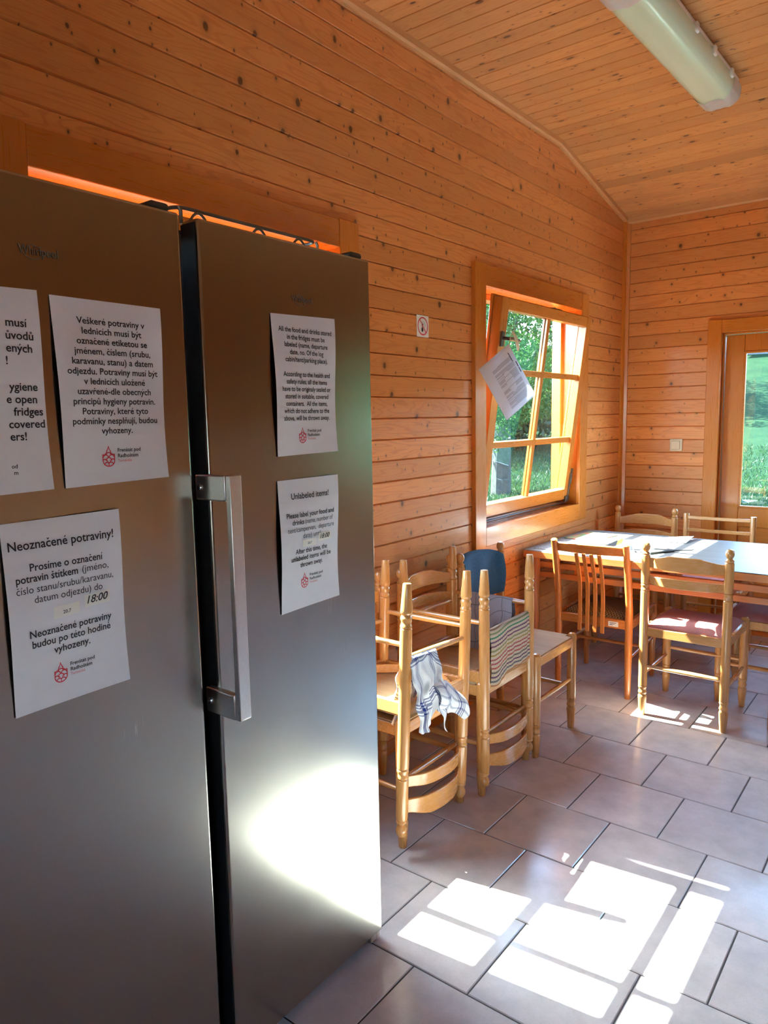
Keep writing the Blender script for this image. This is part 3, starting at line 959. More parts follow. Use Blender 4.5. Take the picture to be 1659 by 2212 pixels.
m.box(-hw, hw, -hd - .01, -hd + .01, .39, .43).box(-hw, hw, hd - .01, hd + .01, .39, .43).box(-hw - .01, -hw + .01, -hd, hd, .39, .43).box(hw - .01, hw + .01, -hd, hd, .39, .43)
m.build('seat_frame', MAT['beech_x'], ce, bevel=.002)
MB().box(-hw + .004, hw - .004, -hd + .02, hd - .02, .428, .446).build('seat', MAT['pink'], ce, bevel=.006)
for p, q in (((-hw, -hd, .25), (hw, -hd, .25)), ((-hw, hd, .25), (hw, hd, .25)), ((-hw, -hd, .2), (-hw, hd, .2)), ((hw, -hd, .2), (hw, hd, .2))):
    MB().rod(p, q, .009).build('stretcher', MAT['beech_x'], ce)

# ------------------------------------------------------------------ table
tb = thing('dining_table', 'long table with pale grey top and open reddish rails against the left wall', 'table', (-1.19, 4.055, 0))
X0, X1, Y0, Y1 = -.660, .655, -.430, .432
m = MB(); m.box(X0, X1, Y0, Y1, .7415, .745)
m.build('tabletop', MAT['tabletop'], tb, bevel=.001)
MB().box(X0 - .001, X1 + .001, Y0 - .001, Y1 + .001, .704, .7413).build('top_edge', MAT['tablewood'], tb, bevel=.003)
for sx in (X0 + .05, X1 - .05):
    for sy_ in (Y0 + .05, Y1 - .05):
        MB().lathe([(.019, 0), (.021, .005), (.0245, .35), (.0255, .66), (.0255, .704)], Matrix.Translation((sx, sy_, 0)), 20).build('leg', MAT['tablewood_z'], tb)
for z0, z1 in ((.642, .676), (.586, .618)):
    for yy in (Y0 + .078, Y1 - .078):
        MB().box(X0 + .05, X1 - .05, yy - .011, yy + .011, z0, z1).build('rail', MAT['tablewood'], tb, bevel=.003)
    for xx in (X0 + .05, X1 - .05):
        MB().box(xx - .011, xx + .011, Y0 + .05, Y1 - .05, z0, z1).build('rail', MAT['tablewood'], tb, bevel=.003)
for xx in (-.36, .0, .36):
    MB().box(xx - .04, xx + .04, Y0 + .089, Y1 - .089, .606, .640).build('shelf_bearer', MAT['tablewood'], tb, bevel=.003)

# ------------------------------------------------------------------ things on the table
ZT = .7455
def flat_sheet(name, poly, z, th, mat, label, cat, group=None):
    o = MB().prism(poly, 0, th, 'z').build(name, mat, bevel=0)
    o.location = (0, 0, z)
    return tag(o, label, cat, group)
def quad(cx, cy_, wx, wy, ang):
    c, s_ = math.cos(ang), math.sin(ang)
    return [(cx + a * c - b * s_, cy_ + a * s_ + b * c) for a, b in ((-wx / 2, -wy / 2), (wx / 2, -wy / 2), (wx / 2, wy / 2), (-wx / 2, wy / 2))]
def newsprint(name, paper, ink, sx, sy_, thr=.5):
    m = NT(name); s = m.sep(m.obj())
    f = m.noise(m.comb(m.math('MULTIPLY', s[0], sx), m.math('MULTIPLY', s[1], sy_), 0.), 1., 2, .6)
    m.principled(m.mix(m.maprange(f, thr - .05, thr + .05), paper, ink), .7)
    return m.mat
MAT['news'] = newsprint('grey_newsprint', (.22, .21, .21), (.06, .06, .06), 160, 60)
MAT['mag'] = newsprint('colour_cover', (.10, .16, .06), (.45, .10, .06), 25, 18, .56)
MAT['yellow'] = plain('yellow_paper', (.34, .24, .05), .6)
MAT['blackpic'] = newsprint('dark_picture', (.012, .012, .015), (.30, .22, .08), 30, 40, .66)
MAT['blueband'] = plain('blue_print', (.02, .085, .21), .6)
MAT['bluep'] = plain('blue_plastic', (.015, .06, .25), .3)
flat_sheet('newspaper', quad(-1.765, 3.86, .12, .36, .05), ZT, .002, MAT['news'], 'grey printed newspaper on the left end of the table by the wall', 'newspaper')
o = flat_sheet('magazine', quad(-1.700, 4.215, .20, .28, -.15), ZT, .004, MAT['mag'], 'colourful green and red magazine on the shaded table corner', 'magazine')
b = MB().prism(quad(-1.565, 4.06, .21, .30, .30), 0, .003, 'z')
b.cur = 1; b.prism(quad(-1.545, 4.03, .135, .235, .30), .003, .0036, 'z')
o = b.build('brochure', [MAT['yellow'], MAT['blackpic']]); o.location = (0, 0, ZT)
tag(o, 'yellow brochure with a black picture lying on the sunlit table', 'brochure')
b = MB().prism(quad(-1.375, 4.08, .21, .297, .18), 0, .002, 'z')
b.cur = 1; b.prism(quad(-1.37, 4.07, .055, .286, -.42), .002, .0024, 'z')
o = b.build('leaflet', [MAT['paper'], MAT['blueband']]); o.location = (0, 0, ZT)
tag(o, 'white leaflet with a blue band on the sunlit table', 'leaflet')
def wav(u, v): return (-1.30 + .14 * u, 4.26 + .16 * v, ZT + .004 + .018 * u * v)
o = MB().grid(wav, 6, 6, .0012).build('loose_sheet', MAT['paper'], smooth=60)
tag(o, 'loose white sheet with a raised corner behind the leaflet on the table', 'paper')
def pen(name, x, y, z, ang, mat, label, L=.135):
    r = thing(name, label, 'pen', (x, y, z), ang)
    MB().tube([(-L / 2, 0, 0), (L * .38, 0, 0), (L * .47, 0, 0)], [.0048, .0045, .0012], 12).build('barrel', mat, r)
    MB().box(-L / 2 + .004, -L / 2 + .045, -.0018, .0018, .0046, .0068).build('clip', MAT['screw'], r)
    return r
pen('ballpoint_pen', -1.545, 3.835, ZT + .0050, .25, MAT['bluep'], 'blue pen lying in front of the yellow brochure')
pen('ballpoint_pen', -1.335, 3.90, ZT + .0080, -1.05, MAT['black'], 'black pen lying on the white leaflet')
b = MB()
pc = quad(0, 0, .085, .175, 0)
b.box(-.0425, .0425, -.0875, .0875, 0, .012)
nb = b.build('pouch', MAT['darkgrey'], bevel=.012, seg=4)
nb.location = (-1.215, 3.925, ZT); nb.rotation_euler = (0, 0, -.5)
tag(nb, 'dark grey pouch with wrist strap near the table front edge', 'pouch')
MB().tube([(.03, .08, .006), (.05, .12, .006), (.07, .17, .005), (.06, .2, .005)], .003, 8).build('strap', MAT['black'], nb)

# ------------------------------------------------------------------ fridges
XF = -1.203
def make_fridge(y0, y1, label, right_side):
    fr = thing('upright_fridge', label, 'fridge', (0, (y0 + y1) / 2, 0), 0, 'pair of steel fridges')
    hwid = (y1 - y0) / 2
    m = MB(); m.box(-1.80, XF - .060, -hwid + .030, hwid - .030, .035, 1.868)
    m.build('body', MAT['cabinet'], fr, bevel=.004)
    m = MB(); m.box(-1.80, XF - .09, -hwid + .02, hwid - .02, .0, .05); m.build('plinth', MAT['darkgrey'], fr)
    door = MB().box(XF - .052, XF, -hwid, hwid, .030, 1.880).build('door', MAT['steel'], fr, bevel=.006, seg=3)
    m = MB(); m.box(XF - .0596, XF - .0524, -hwid + .012, hwid - .012, .04, 1.865); m.build('gasket', MAT['black'], fr)
    # dark edge strip of the door along the gap
    m = MB(); m.box(XF - .050, XF - .006, -hwid - .0016, -hwid - .0002, .04, 1.872).box(XF - .050, XF - .006, hwid + .0002, hwid + .0016, .04, 1.872); m.build('door_edge', MAT['black'], fr)
    m = MB(); m.box(XF - .13, XF - .012, hwid - .055, hwid - .012, 1.8805, 1.897); m.build('hinge_cover', MAT['darkgrey'], fr, bevel=.007)
    m = MB(); m.box(XF - .10, XF - .01, hwid - .04, hwid - .001, .004, .029); m.lathe([(.012, -.018), (.012, .02)], Matrix.Translation((XF - .02, hwid - .012, .019)), 14); m.build('lower_hinge', MAT['alu'], fr, bevel=.002)
    return fr, door
fridge_l, door_l = make_fridge(.328, .919, 'tall brushed steel fridge at the left with three notices on its door', False)
fridge_r, door_r = make_fridge(.960, 1.499, 'tall brushed steel fridge with a long bar handle beside the stacked chairs', True)
# bar handle on the gap side of the right fridge
hy = .945 - (.960 + 1.499) / 2
h_root = MB()
h_root.box(XF + .072, XF + .086, hy - .004, hy + .026, .868, 1.374)
hnd = h_root.build('handle', MAT['alu'], door_r, bevel=.002)
hnd['label'] = 'aluminium bar handle'
for z0, z1 in ((.868, .922), (1.322, 1.374)):
    m = MB(); m.box(XF - .020, XF + .0715, hy - .006, hy + .010, z0, z1)
    m.build('handle_bracket', MAT['alu'], door_r, bevel=.003)
    zc = (z0 + z1) / 2
    m = MB(); m.lathe([(.0065, 0), (.0065, .003), (.005, .0045), (.0025, .0045), (.002, .003)], Matrix.Translation((XF - .004, hy - .006, zc)) @ Matrix.Rotation(PI / 2, 4, 'X'), 14)
    m.build('screw', MAT['screw'], door_r)

# ------------------------------------------------------------------ lettering
_TXT = {}
def glyphs(txt, size, bold, shear):
    """left aligned mesh of one line: (verts, faces)"""
    key = (txt, size, bold, shear)
    if key in _TXT: return _TXT[key]
    cu = bpy.data.curves.new('t', 'FONT')
    cu.body = txt; cu.size = size; cu.align_x = 'LEFT'; cu.offset = bold * size; cu.shear = shear
    cu.resolution_u = 3
    ob = bpy.data.objects.new('t', cu)
    COL.objects.link(ob)
    dg = bpy.context.evaluated_depsgraph_get(); dg.update()
    me = bpy.data.meshes.new_from_object(ob.evaluated_get(dg))
    r = ([(v.co.x, v.co.y) for v in me.vertices], [tuple(p.vertices) for p in me.polygons])
    bpy.data.objects.remove(ob); bpy.data.meshes.remove(me); bpy.data.curves.remove(cu)
    _TXT[key] = r
    return r
ACC = {'č': ('c', 'v'), 'ř': ('r', 'v'), 'ě': ('e', 'v'), 'ň': ('n', 'v'), 'š': ('s', 'v'), 'ž': ('z', 'v'), 'ů': ('u', 'o'),
       'á': ('a', '/'), 'é': ('e', '/'), 'í': ('\u0131', '/'), 'ý': ('y', '/')}
def text_mesh(lines, size, spacing, bold=0.0, align='CENTER', shear=0.0, width=None):
    """lines laid out downwards from the origin, accents drawn over their base letters"""
    vs, fs = [], []
    for i, ln in enumerate(lines):
        if not ln: continue
        base = ''.join(ACC.get(ch, (ch,))[0] for ch in ln)
        V, Fc = glyphs(base, size, bold, shear)
        V = list(V); Fc = list(Fc)
        xh = max(p[1] for p in glyphs('x', size, bold, 0)[0])
        w_ = size * (.060 + bold)
        for k, ch in enumerate(ln):
            if ch not in ACC: continue
            b_, a_ = ACC[ch]
            x1 = max(p[0] for p in glyphs(base[:k + 1], size, bold, shear)[0])
            g_ = glyphs(b_, size, bold, shear)[0]
            xc = x1 - (max(p[0] for p in g_) - min(p[0] for p in g_)) / 2
            y0, y1 = xh + size * .09, xh + size * .235
            n0 = len(V)
            if a_ == 'v':
                h_ = size * .11
                for sx in (-1, 1):
                    n0 = len(V)
                    V += [(xc + sx * h_, y1), (xc + sx * (h_ - w_ * 1.1), y1), (xc - sx * w_ * .5, y0), (xc + sx * w_ * .45, y0)]
                    Fc.append((n0, n0 + 1, n0 + 2, n0 + 3))
            elif a_ == '/':
                V += [(xc - size * .04, y0), (xc - size * .04 + w_ * .9, y0), (xc + size * .13, y1), (xc + size * .13 - w_ * 1.5, y1)]
                Fc.append((n0, n0 + 1, n0 + 2, n0 + 3))
            else:
                ro, cyy = size * .095, (y0 + y1) / 2
                for q in range(12):
                    t_ = 2 * PI * q / 12
                    V += [(xc + ro * math.cos(t_), cyy + ro * math.sin(t_)), (xc + (ro - w_ * .8) * math.cos(t_), cyy + (ro - w_ * .8) * math.sin(t_))]
                for q in range(12):
                    q2 = (q + 1) % 12
                    Fc.append((n0 + 2 * q, n0 + 2 * q2, n0 + 2 * q2 + 1, n0 + 2 * q + 1))
        xs = [p[0] for p in V]; lo, hi = min(xs), max(xs)
        sh = {'CENTER': -(lo + hi) / 2, 'RIGHT': -hi, 'LEFT': 0}[align]
        n0 = len(vs)
        vs += [(p[0] + sh, p[1] - i * spacing) for p in V]
        fs += [tuple(n0 + q for q in f_) for f_ in Fc]
    if width and vs:
        k = width / (max(v[0] for v in vs) - min(v[0] for v in vs))
        vs = [(v[0] * k, v[1]) for v in vs]
    return vs, fs

def emblem_polys():
    """shield with a small roofed tower and rows of scales, drawn as thin bands (unit height 1)"""
    out = []
    def band(pts, wd=.055):
        L, Rr = [], []
        for i, p in enumerate(pts):
            a = pts[max(i - 1, 0)]; b = pts[min(i + 1, len(pts) - 1)]
            dx, dy = b[0] - a[0], b[1] - a[1]; l = math.hypot(dx, dy) or 1
            nx, ny = -dy / l * wd / 2, dx / l * wd / 2
            L.append((p[0] + nx, p[1] + ny)); Rr.append((p[0] - nx, p[1] - ny))
        for i in range(len(pts) - 1): out.append([L[i], L[i + 1], Rr[i + 1], Rr[i]])
    sh = [(-.36, .62)] + [(-.36, .62 - .1 * k) for k in range(1, 4)] + [(-.36 * math.cos(a), .30 - .30 * math.sin(a)) for a in [PI / 2 * k / 8 for k in range(9)]]
    band(sh); band([(-x, y) for x, y in sh])
    band([(-.36, .62), (-.27, .58), (-.2, .64), (-.15, .66), (-.10, .80), (0, .97), (.10, .80), (.15, .66), (.2, .64), (.27, .58), (.36, .62)])
    out.append([(-.03, .90), (.03, .90), (.03, 1.03), (-.03, 1.03)])
    arc = lambda cx, cy_, r, a0, a1, n=8: [(cx + r * math.cos(a0 + (a1 - a0) * k / n), cy_ + r * math.sin(a0 + (a1 - a0) * k / n)) for k in range(n + 1)]
    band(arc(0, .56, .15, .1, PI - .1)); band(arc(-.18, .42, .17, .2, PI - .1)); band(arc(.18, .42, .17, .1, PI - .2))
    band(arc(0, .27, .18, .1, PI - .1)); band(arc(-.24, .22, .15, .1, PI - .6)); band(arc(.24, .22, .15, .6, PI - .1))
    band(arc(-.12, .06, .15, .5, PI - .2)); band(arc(.12, .06, .15, .2, PI - .5))
    band([(0, .02), (0, .20)], .045)
    return out
EMB = emblem_polys()

def notice(name, label, corners, blocks, emblem=None, stickers=(), curl=0.004, xbase=None, film=.006):
    """a sheet taped to the fridge front. corners (y,z): tl,tr,br,bl ; blocks: (yc, ztop, lines, size, spacing, bold, width, align)"""
    xb = XF + .0012
    tl, tr, br, bl = corners
    yc0 = sum(c[0] for c in corners) / 4; zc0 = sum(c[1] for c in corners) / 4
    def dx(y, z):
        v = (tl[1] - z) / (tl[1] - bl[1])
        return curl * (1 + math.sin(5.2 * v + 2.0 * (y - yc0) / .2)) + curl * .6 * max(0, v - .5)
    def fn(u, v, e=0.0):
        y = (tl[0] * (1 - u) + tr[0] * u) * (1 - v) + (bl[0] * (1 - u) + br[0] * u) * v
        z = (tl[1] * (1 - u) + tr[1] * u) * (1 - v) + (bl[1] * (1 - u) + br[1] * u) * v
        return (xb + dx(y, z), y, z)
    sheet = MB().grid(fn, 12, 20, .0006, (1, 0, 0)).build(name, MAT['paper'], smooth=70)
    sheet['label'] = label; sheet['category'] = 'notice'; sheet['group'] = 'printed notices on the fridge doors'
    lift = .0007
    def on(y, z, l=lift): return (xb + dx(y, z) + l, y, z)
    for blk in blocks:
        m = MB()
        yc, zt, lines, size, spc, bold, wid, al = blk[:8]
        sh = blk[8] if len(blk) > 8 else 0.0
        vs, fs = text_mesh(lines, size, spc, bold, al, sh, wid)
        m.add([on(yc + a, zt + b) for a, b in vs], fs)
        m.build('lettering', MAT['ink'], sheet, fixn=False)
    if emblem:
        ey, ez, eh = emblem
        m = MB()
        for p in EMB: m.add([on(ey + a * eh * .92, ez + b * eh) for a, b in p], [tuple(range(len(p)))])
        vs, fs = text_mesh(['Turistická'], eh * .20, 1, 0, 'LEFT')
        m.add([on(ey + eh * .52 + a, ez + eh * .20 + b) for a, b in vs], fs)
        m.build('emblem', MAT['redink'], sheet, fixn=False)['label'] = 'red shield emblem'
        m = MB()
        vs, fs = text_mesh(['Frenštát pod', 'Radhoštěm'], eh * .27, eh * .29, .02, 'LEFT')
        m.add([on(ey + eh * .52 + a, ez + eh * .72 + b) for a, b in vs], fs)
        m.build('emblem_text', MAT['ink'], sheet, fixn=False)
    for (sy0, sz0, w_, h_, txt, size, shear, tilt) in stickers:
        m = MB()
        pts = []
        for a, b in ((0, 0), (w_, 0), (w_, h_), (0, h_)):
            y_, z_ = sy0 + a, sz0 + b + a * tilt
            pts.append(on(y_, z_, .0012))
        m.add(pts, [(0, 1, 2, 3)])
        m.cur = 1
        vs, fs = text_mesh([txt], size, 1, .012, 'CENTER', shear)
        m.add([on(sy0 + w_ / 2 + a, sz0 + h_ * .28 + b + (w_ / 2 + a) * tilt, .0018) for a, b in vs], fs)
        m.build('sticker', [MAT['sticker'], MAT['ink']], sheet, fixn=False)
    return sheet

B = .016
notice('notice', 'white notice cut off by the left picture edge, topmost on the left fridge',
       [(.417, 1.694), (.622, 1.698), (.628, 1.372), (.417, 1.366)],
       [(.601, 1.637, ['musí'], .0185, .0185, B, None, 'RIGHT'), (.610, 1.617, ['ůvodů'], .0185, .0185, B, None, 'RIGHT'), (.607, 1.597, ['ených'], .0185, .0185, B, None, 'RIGHT'), (.566, 1.577, ['!'], .0185, .0185, B, None, 'RIGHT'),
        (.613, 1.536, ['ygiene'], .0185, .0185, B, None, 'RIGHT'), (.611, 1.516, ['e open'], .0185, .0185, B, None, 'RIGHT'), (.620, 1.496, ['fridges'], .0185, .0185, B, None, 'RIGHT'), (.622, 1.476, ['covered'], .0185, .0185, B, None, 'RIGHT'), (.590, 1.456, ['ers!'], .0185, .0185, B, None, 'RIGHT'),
        (.571, 1.411, ['od', 'm'], .0095, .0105, B, None, 'RIGHT')])
notice('notice', 'white Czech notice right of the cut off sheet on the left fridge door',
       [(.646, 1.695), (.857, 1.693), (.858, 1.376), (.650, 1.371)],
       [(.7545, 1.6525, ['Veškeré potraviny v', 'lednicích musí být', 'označené etiketou se', 'jménem, číslem (srubu,', 'karavanu, stanu) a datem', 'odjezdu. Potraviny musí být', 'v lednicích uložené', 'uzavřené-dle obecných', 'principů hygieny potravin.', 'Potraviny, které tyto', 'podmínky nesplňují, budou', 'vyhozeny.'], .0158, .01725, B, .180, 'CENTER')],
       (.7345, 1.404, .035))
notice('notice', 'lower notice headed Neoznačené potraviny on the left fridge door',
       [(.534, 1.322), (.744, 1.326), (.747, 1.002), (.534, .997)],
       [(.636, 1.2765, ['Neoznačené potraviny!'], .0215, .02, .014, .186, 'CENTER'),
        (.640, 1.2395, ['Prosíme o označení'], .0180, .018, B, .131, 'CENTER'),
        (.6035, 1.2215, ['potravin štítkem'], .0180, .018, B, .107, 'CENTER'), (.6905, 1.2225, ['(jméno,'], .0175, .018, 0, .051, 'CENTER'),
        (.637, 1.2030, ['číslo stanu/srubu/karavanu,'], .0175, .018, 0, .176, 'CENTER'),
        (.640, 1.1850, ['datum odjezdu) do'], .0175, .018, 0, .125, 'CENTER'),
        (.642, 1.1265, ['Neoznačené potraviny'], .0180, .018, B, .153, 'CENTER'), (.642, 1.1085, ['budou po této hodině'], .0180, .018, B, .147, 'CENTER'), (.640, 1.0905, ['vyhozeny.'], .0180, .018, B, .068, 'CENTER')],
       (.616, 1.036, .034),
       [(.6085, 1.1505, .048, .0205, '20.7', .0085, 0, .03), (.6665, 1.1580, .050, .0225, '18:00', .0195, .25, .03)])
notice('notice', 'upper English notice on the right fridge door',
       [(1.147, 1.715), (1.351, 1.720), (1.354, 1.403), (1.153, 1.399)],
       [(1.2515, 1.6785, ['All the food and drinks stored', 'in the fridges must be', 'labeled (name, departure', 'date, no. Of the log', 'cabin/tent/parking place).', '', 'According to the health and', 'safety rules, all the items', 'have to be originaly sealed or', 'stored in suitable, covered', 'containers.  All the items,', 'which do not adhere to the', 'above, will be thrown away.'], .0155, .01655, B, .170, 'CENTER')],
       (1.2345, 1.428, .034))
notice('notice', 'lower notice headed Unlabeled items on the right fridge door',
       [(1.149, 1.344), (1.348, 1.346), (1.346, 1.041), (1.147, 1.034)],
       [(1.249, 1.2985, ['Unlabeled items!'], .0200, .02, .014, .124, 'CENTER'),
        (1.249, 1.2555, ['Please label your food and'], .0165, .017, B, .161, 'CENTER'),
        (1.204, 1.2385, ['drinks'], .0165, .017, B, .038, 'CENTER'), (1.276, 1.2385, ['(name, number of'], .0165, .017, 0, .098, 'CENTER'),
        (1.250, 1.2215, ['tent/campervan,  departure'], .0165, .017, 0, .160, 'CENTER'), (1.250, 1.2045, ['date) until'], .0165, .017, 0, .062, 'CENTER'),
        (1.249, 1.1690, ['After this time, the'], .0165, .017, B, .112, 'CENTER'), (1.249, 1.1525, ['unlabeled items will be'], .0165, .017, B, .141, 'CENTER'), (1.249, 1.1360, ['thrown away.'], .0165, .017, B, .080, 'CENTER')],
       (1.2245, 1.085, .034),
       [(1.2165, 1.1835, .048, .0170, '20.7', .0080, 0, .0), (1.272, 1.1900, .047, .0190, '18:00', .0165, .3, .0)])

def badge(door, yc, zc, yroot):
    vs, fs = text_mesh(['Whirlpool'], .021, 1, .006, 'CENTER', 0, .066)
    m = MB()
    n = len(vs)
    m.add([(XF + .0012, yc - yroot + a, zc + b) for a, b in vs], fs)
    arc = [(yc - yroot - .010 + .016 * math.cos(a), zc + .004 + .011 * math.sin(a)) for a in [PI * 1.05 + 1.5 * PI * k / 16 for k in range(17)]]
    m.add([q for a, b in arc for q in ((XF + .0010, a, b), (XF + .0010, a + .0006, b + .0010))], [(2 * k, 2 * k + 2, 2 * k + 3, 2 * k + 1) for k in range(len(arc) - 1)])
    m.build('badge_lettering', MAT['wire'], door, fixn=False)['label'] = 'raised metal maker lettering'
badge(door_l, .634, 1.755, (.328 + .919) / 2)
badge(door_r, 1.249, 1.748, (.960 + 1.499) / 2)

# wire drying rack lying on the right fridge
rk = thing('wire_rack', 'flat grey wire rack lying on top of the right fridge', 'rack', (-1.33, 1.17, 1.8815))
RKH = .038
def rrect(x0, x1, y0, y1, z, r=.025, n=5):
    P = []
    for cx, cy_, a0 in ((x1 - r, y1 - r, 0), (x0 + r, y1 - r, PI / 2), (x0 + r, y0 + r, PI), (x1 - r, y0 + r, 1.5 * PI)):
        for k in range(n + 1):
            a = a0 + PI / 2 * k / n
            P.append((cx + r * math.cos(a), cy_ + r * math.sin(a), z))
    return P
MB().tube(rrect(-.13, .045, -.195, .225, RKH), .004, 8, closed=True).build('top_frame', MAT['wire'], rk)
for yy in (-.19, .22):
    m = MB()
    m.tube([(.045, yy, RKH), (.047, yy + .004, RKH - .008), (.047, yy + .004, .004)], .004, 8)
    m.build('foot', MAT['wire'], rk)
    MB().tube([(-.13, yy, RKH), (-.132, yy + .004, RKH - .008), (-.132, yy + .004, .004)], .004, 8).build('foot', MAT['wire'], rk)
for yy in (-.14, .03, .16):
    MB().tube([(.046, yy - .03 + .06 * k / 8, .004 + .030 * math.sin(PI * k / 8)) for k in range(9)], .003, 8).build('plate_loop', MAT['wire'], rk)
MB().box(-.10, -.02, -.27, -.10, .0, .012).build('tray', MAT['darkgrey'], rk, bevel=.003)

# ------------------------------------------------------------------ cloths
def drape(name, mat, label, axis_p, axis_q, r, front, back, side, wob, seed, du=1.0, nu=26, nv=44, flare=0.0, cat='towel'):
    """cloth over a rod from axis_p to axis_q; front/back(u) give hanging lengths; side = horizontal unit vector of the front"""
    P, Q = Vector(axis_p), Vector(axis_q); sd = Vector(side)
    rr = random.Random(seed); ph = [rr.uniform(0, 6.28) for _ in range(6)]
    def fn(u, v):
        Lf, Lb = front(u), back(u)
        tot = Lf + PI * r + Lb
        s_ = v * tot
        base = P.lerp(Q, u)
        if s_ < Lf:
            d = Lf - s_; ang = 0; h = -d; off = r
        elif s_ < Lf + PI * r:
            ang = (s_ - Lf) / r; h = r * math.sin(ang); off = r * math.cos(ang); d = 0
        else:
            d = s_ - Lf - PI * r; h = -d; off = -r
        k = min(1., d / .06)
        wv = wob * k * (math.sin(11 * u + ph[0] + d * 6) + .6 * math.sin(23 * u + ph[1] - d * 9) + .3 * math.sin(37 * u + ph[2]))
        sgn = 1 if off >= 0 else -1
        off += sgn * (abs(wv) + flare * d * k) 
        along = (Q - P).normalized() * (wob * .8 * k * math.sin(7 * d / .1 + ph[3] + 5 * u))
        return base + sd * off + Vector((0, 0, h)) + along
    o = MB().grid(fn, nu, nv, .0016).build(name, mat, smooth=80)
    return tag(o, label, cat)
# plaid waffle cloth over the rear stretcher of the second stack
drape('tea_towel', MAT['waffle'], 'cream waffle cloth with coloured stripes hanging between the inverted chair posts',
      (-1.370, 2.388, .653), (-1.370, 2.715, .656), .0125, lambda u: .185 + .045 * (1 - u) * (.6 + .4 * math.sin(9 * u)), lambda u: .14, (1, 0, 0), .0045, 3)
# grey towel over the side stretcher
drape('tea_towel', MAT['greycheck'], 'grey checked towel hanging over a side rung behind the striped cloth',
      (-1.655, 2.7395, .697), (-1.445, 2.7395, .697), .0125, lambda u: .25 - .13 * u + .02 * math.sin(7 * u), lambda u: .22 - .06 * u, (0, -1, 0), .0045, 5, flare=.03)
# blue and white checked cloth bunched over the rear stretcher of the first stack
def lf(u): return .175 + .055 * math.sin(PI * min(1, u * 1.6)) + (.05 if u < .3 else 0) * (1 - u / .3) + .10 * max(0, (u - .72) / .28)
o = drape('tea_towel', MAT['bluecheck'], 'blue and white checked cloth bunched over the rung nearest the fridge',
          (-1.390, 1.880, .674), (-1.390, 2.042, .666), .021, lf, lambda u: .22 + .03 * math.sin(6 * u), (1, 0, 0), .010, 12, nu=40, nv=56, flare=.13)
# loose corner of that cloth lying over the seat edge
def tail(u, v):
    y = 1.985 + .175 * u + .02 * v; L = .12 * v
    x = -1.392 + .040 + .028 * math.sin(3 * v) + .012 * math.sin(9 * u)
    z = .575 - .100 * u - .085 * v + .035 * math.sin(PI * u) * (1 - v) + .006 * math.sin(14 * u + 5 * v)
    return (x, y, z)
MB().grid(tail, 20, 14, .0016).build('loose_corner', MAT['bluecheck'], o, smooth=80)
# blue garment over the back of the upright chair
gm = MB()
def garment(u, v):
    # wraps the crest: v 0 front bottom -> .5 over the top -> 1 back bottom
    yc = 2.980; half = .172
    y = yc - half + 2 * half * u
    t = (y - (2.972 - HW)) / (2 * HW)
    xb = -1.548 - HD - .048 * (.35 + .65 * math.sin(PI * max(0, min(1, t)))) * min(1, max(0, min(t, 1 - t) / .12))
    topz = .829 + .014 * math.sin(PI * u) - .014 * (abs(2 * u - 1) ** 8)
    L = .235 - .035 * (abs(2 * u - 1) ** 5) + .012 * math.sin(5 * u)
    f = abs(v - .5) * 2
    d = max(0., (f - .08) / .92) * L
    sgn = 1 if v < .5 else -1
    x = xb + sgn * (.024 if f > .08 else .024 * f / .08) + sgn * .005 * math.sin(13 * u + 9 * d) * min(1, d / .05)
    x += sgn * .010 * math.sin(PI * min(1., d / L)) 
    z = topz - d - (.006 if f > .08 else .006 * (f / .08) ** 2)
    if sgn < 0: z = max(z, topz - .5 * L * f - .006)
    return (max(x, XW + .03), y, z)
gm.grid(garment, 28, 44, .0018)
tag(gm.build('blue_garment', MAT['denim'], smooth=80), 'dark blue garment draped over the chair back by the left wall', 'garment')

# ------------------------------------------------------------------ hanging sheet on the window handle
c0 = (-1.772, 3.300, 1.836)
hs = thing('instruction_sheet', 'printed white sheet hung by one corner from the window handle', 'paper', c0)
# sheet edges: from the top corner one edge runs right-down (long), the other left-down (short)
hdir = Vector((.5, .866, 0))                       # the sheet has turned a little on its string
e_short = (hdir * -.174 + Vector((0, 0, -.129))).normalized()
e_long = (hdir * .164 + Vector((0, 0, -.257))).normalized()
def sheetp(u, v, l=0.0):
    p = e_short * (.21 * u) + e_long * (.297 * v)
    p.x += .010 * math.sin(PI * u) * math.sin(PI * v) + l
    return p
MB().grid(lambda u, v: sheetp(u, v), 10, 12, .0006, (1, 0, 0)).build('sheet', MAT['thinpaper'], hs, smooth=80)
m = MB()
def line(u0, u1, v0, v1):
    m.add([sheetp(u0, v0, .0035), sheetp(u1, v0, .0035), sheetp(u1, v1, .0035), sheetp(u0, v1, .0035)], [(0, 1, 2, 3)])
for colv in (.16, .56):                            # two text columns, lines run down along the short side
    for k in range(24):
        if k in (5, 6, 13): continue
        v_ = colv + .0145 * k
        line(.14, .14 + (.62 if k % 5 else .44), v_, v_ + .0065)
m.build('lettering', MAT['greyink'], hs, fixn=False)
m = MB(); line(.14, .16, .10, .26); line(.06, .085, .30, .40); line(.06, .085, .41, .50)
m.build('heading', MAT['ink'], hs, fixn=False)
MB().tube([(0, .004, -.012), (.004, .010, .03), (.010, .030, .070), (.012, .040, .082)], .0018, 6).build('string', MAT['rope'], hs)
MB().tube([(.006, .030, .062), (.014, .052, .030), (.012, .078, -.015), (.010, .082, -.028)], [.006, .008, .008, .005], 8).build('wooden_peg', MAT['rope'], hs)

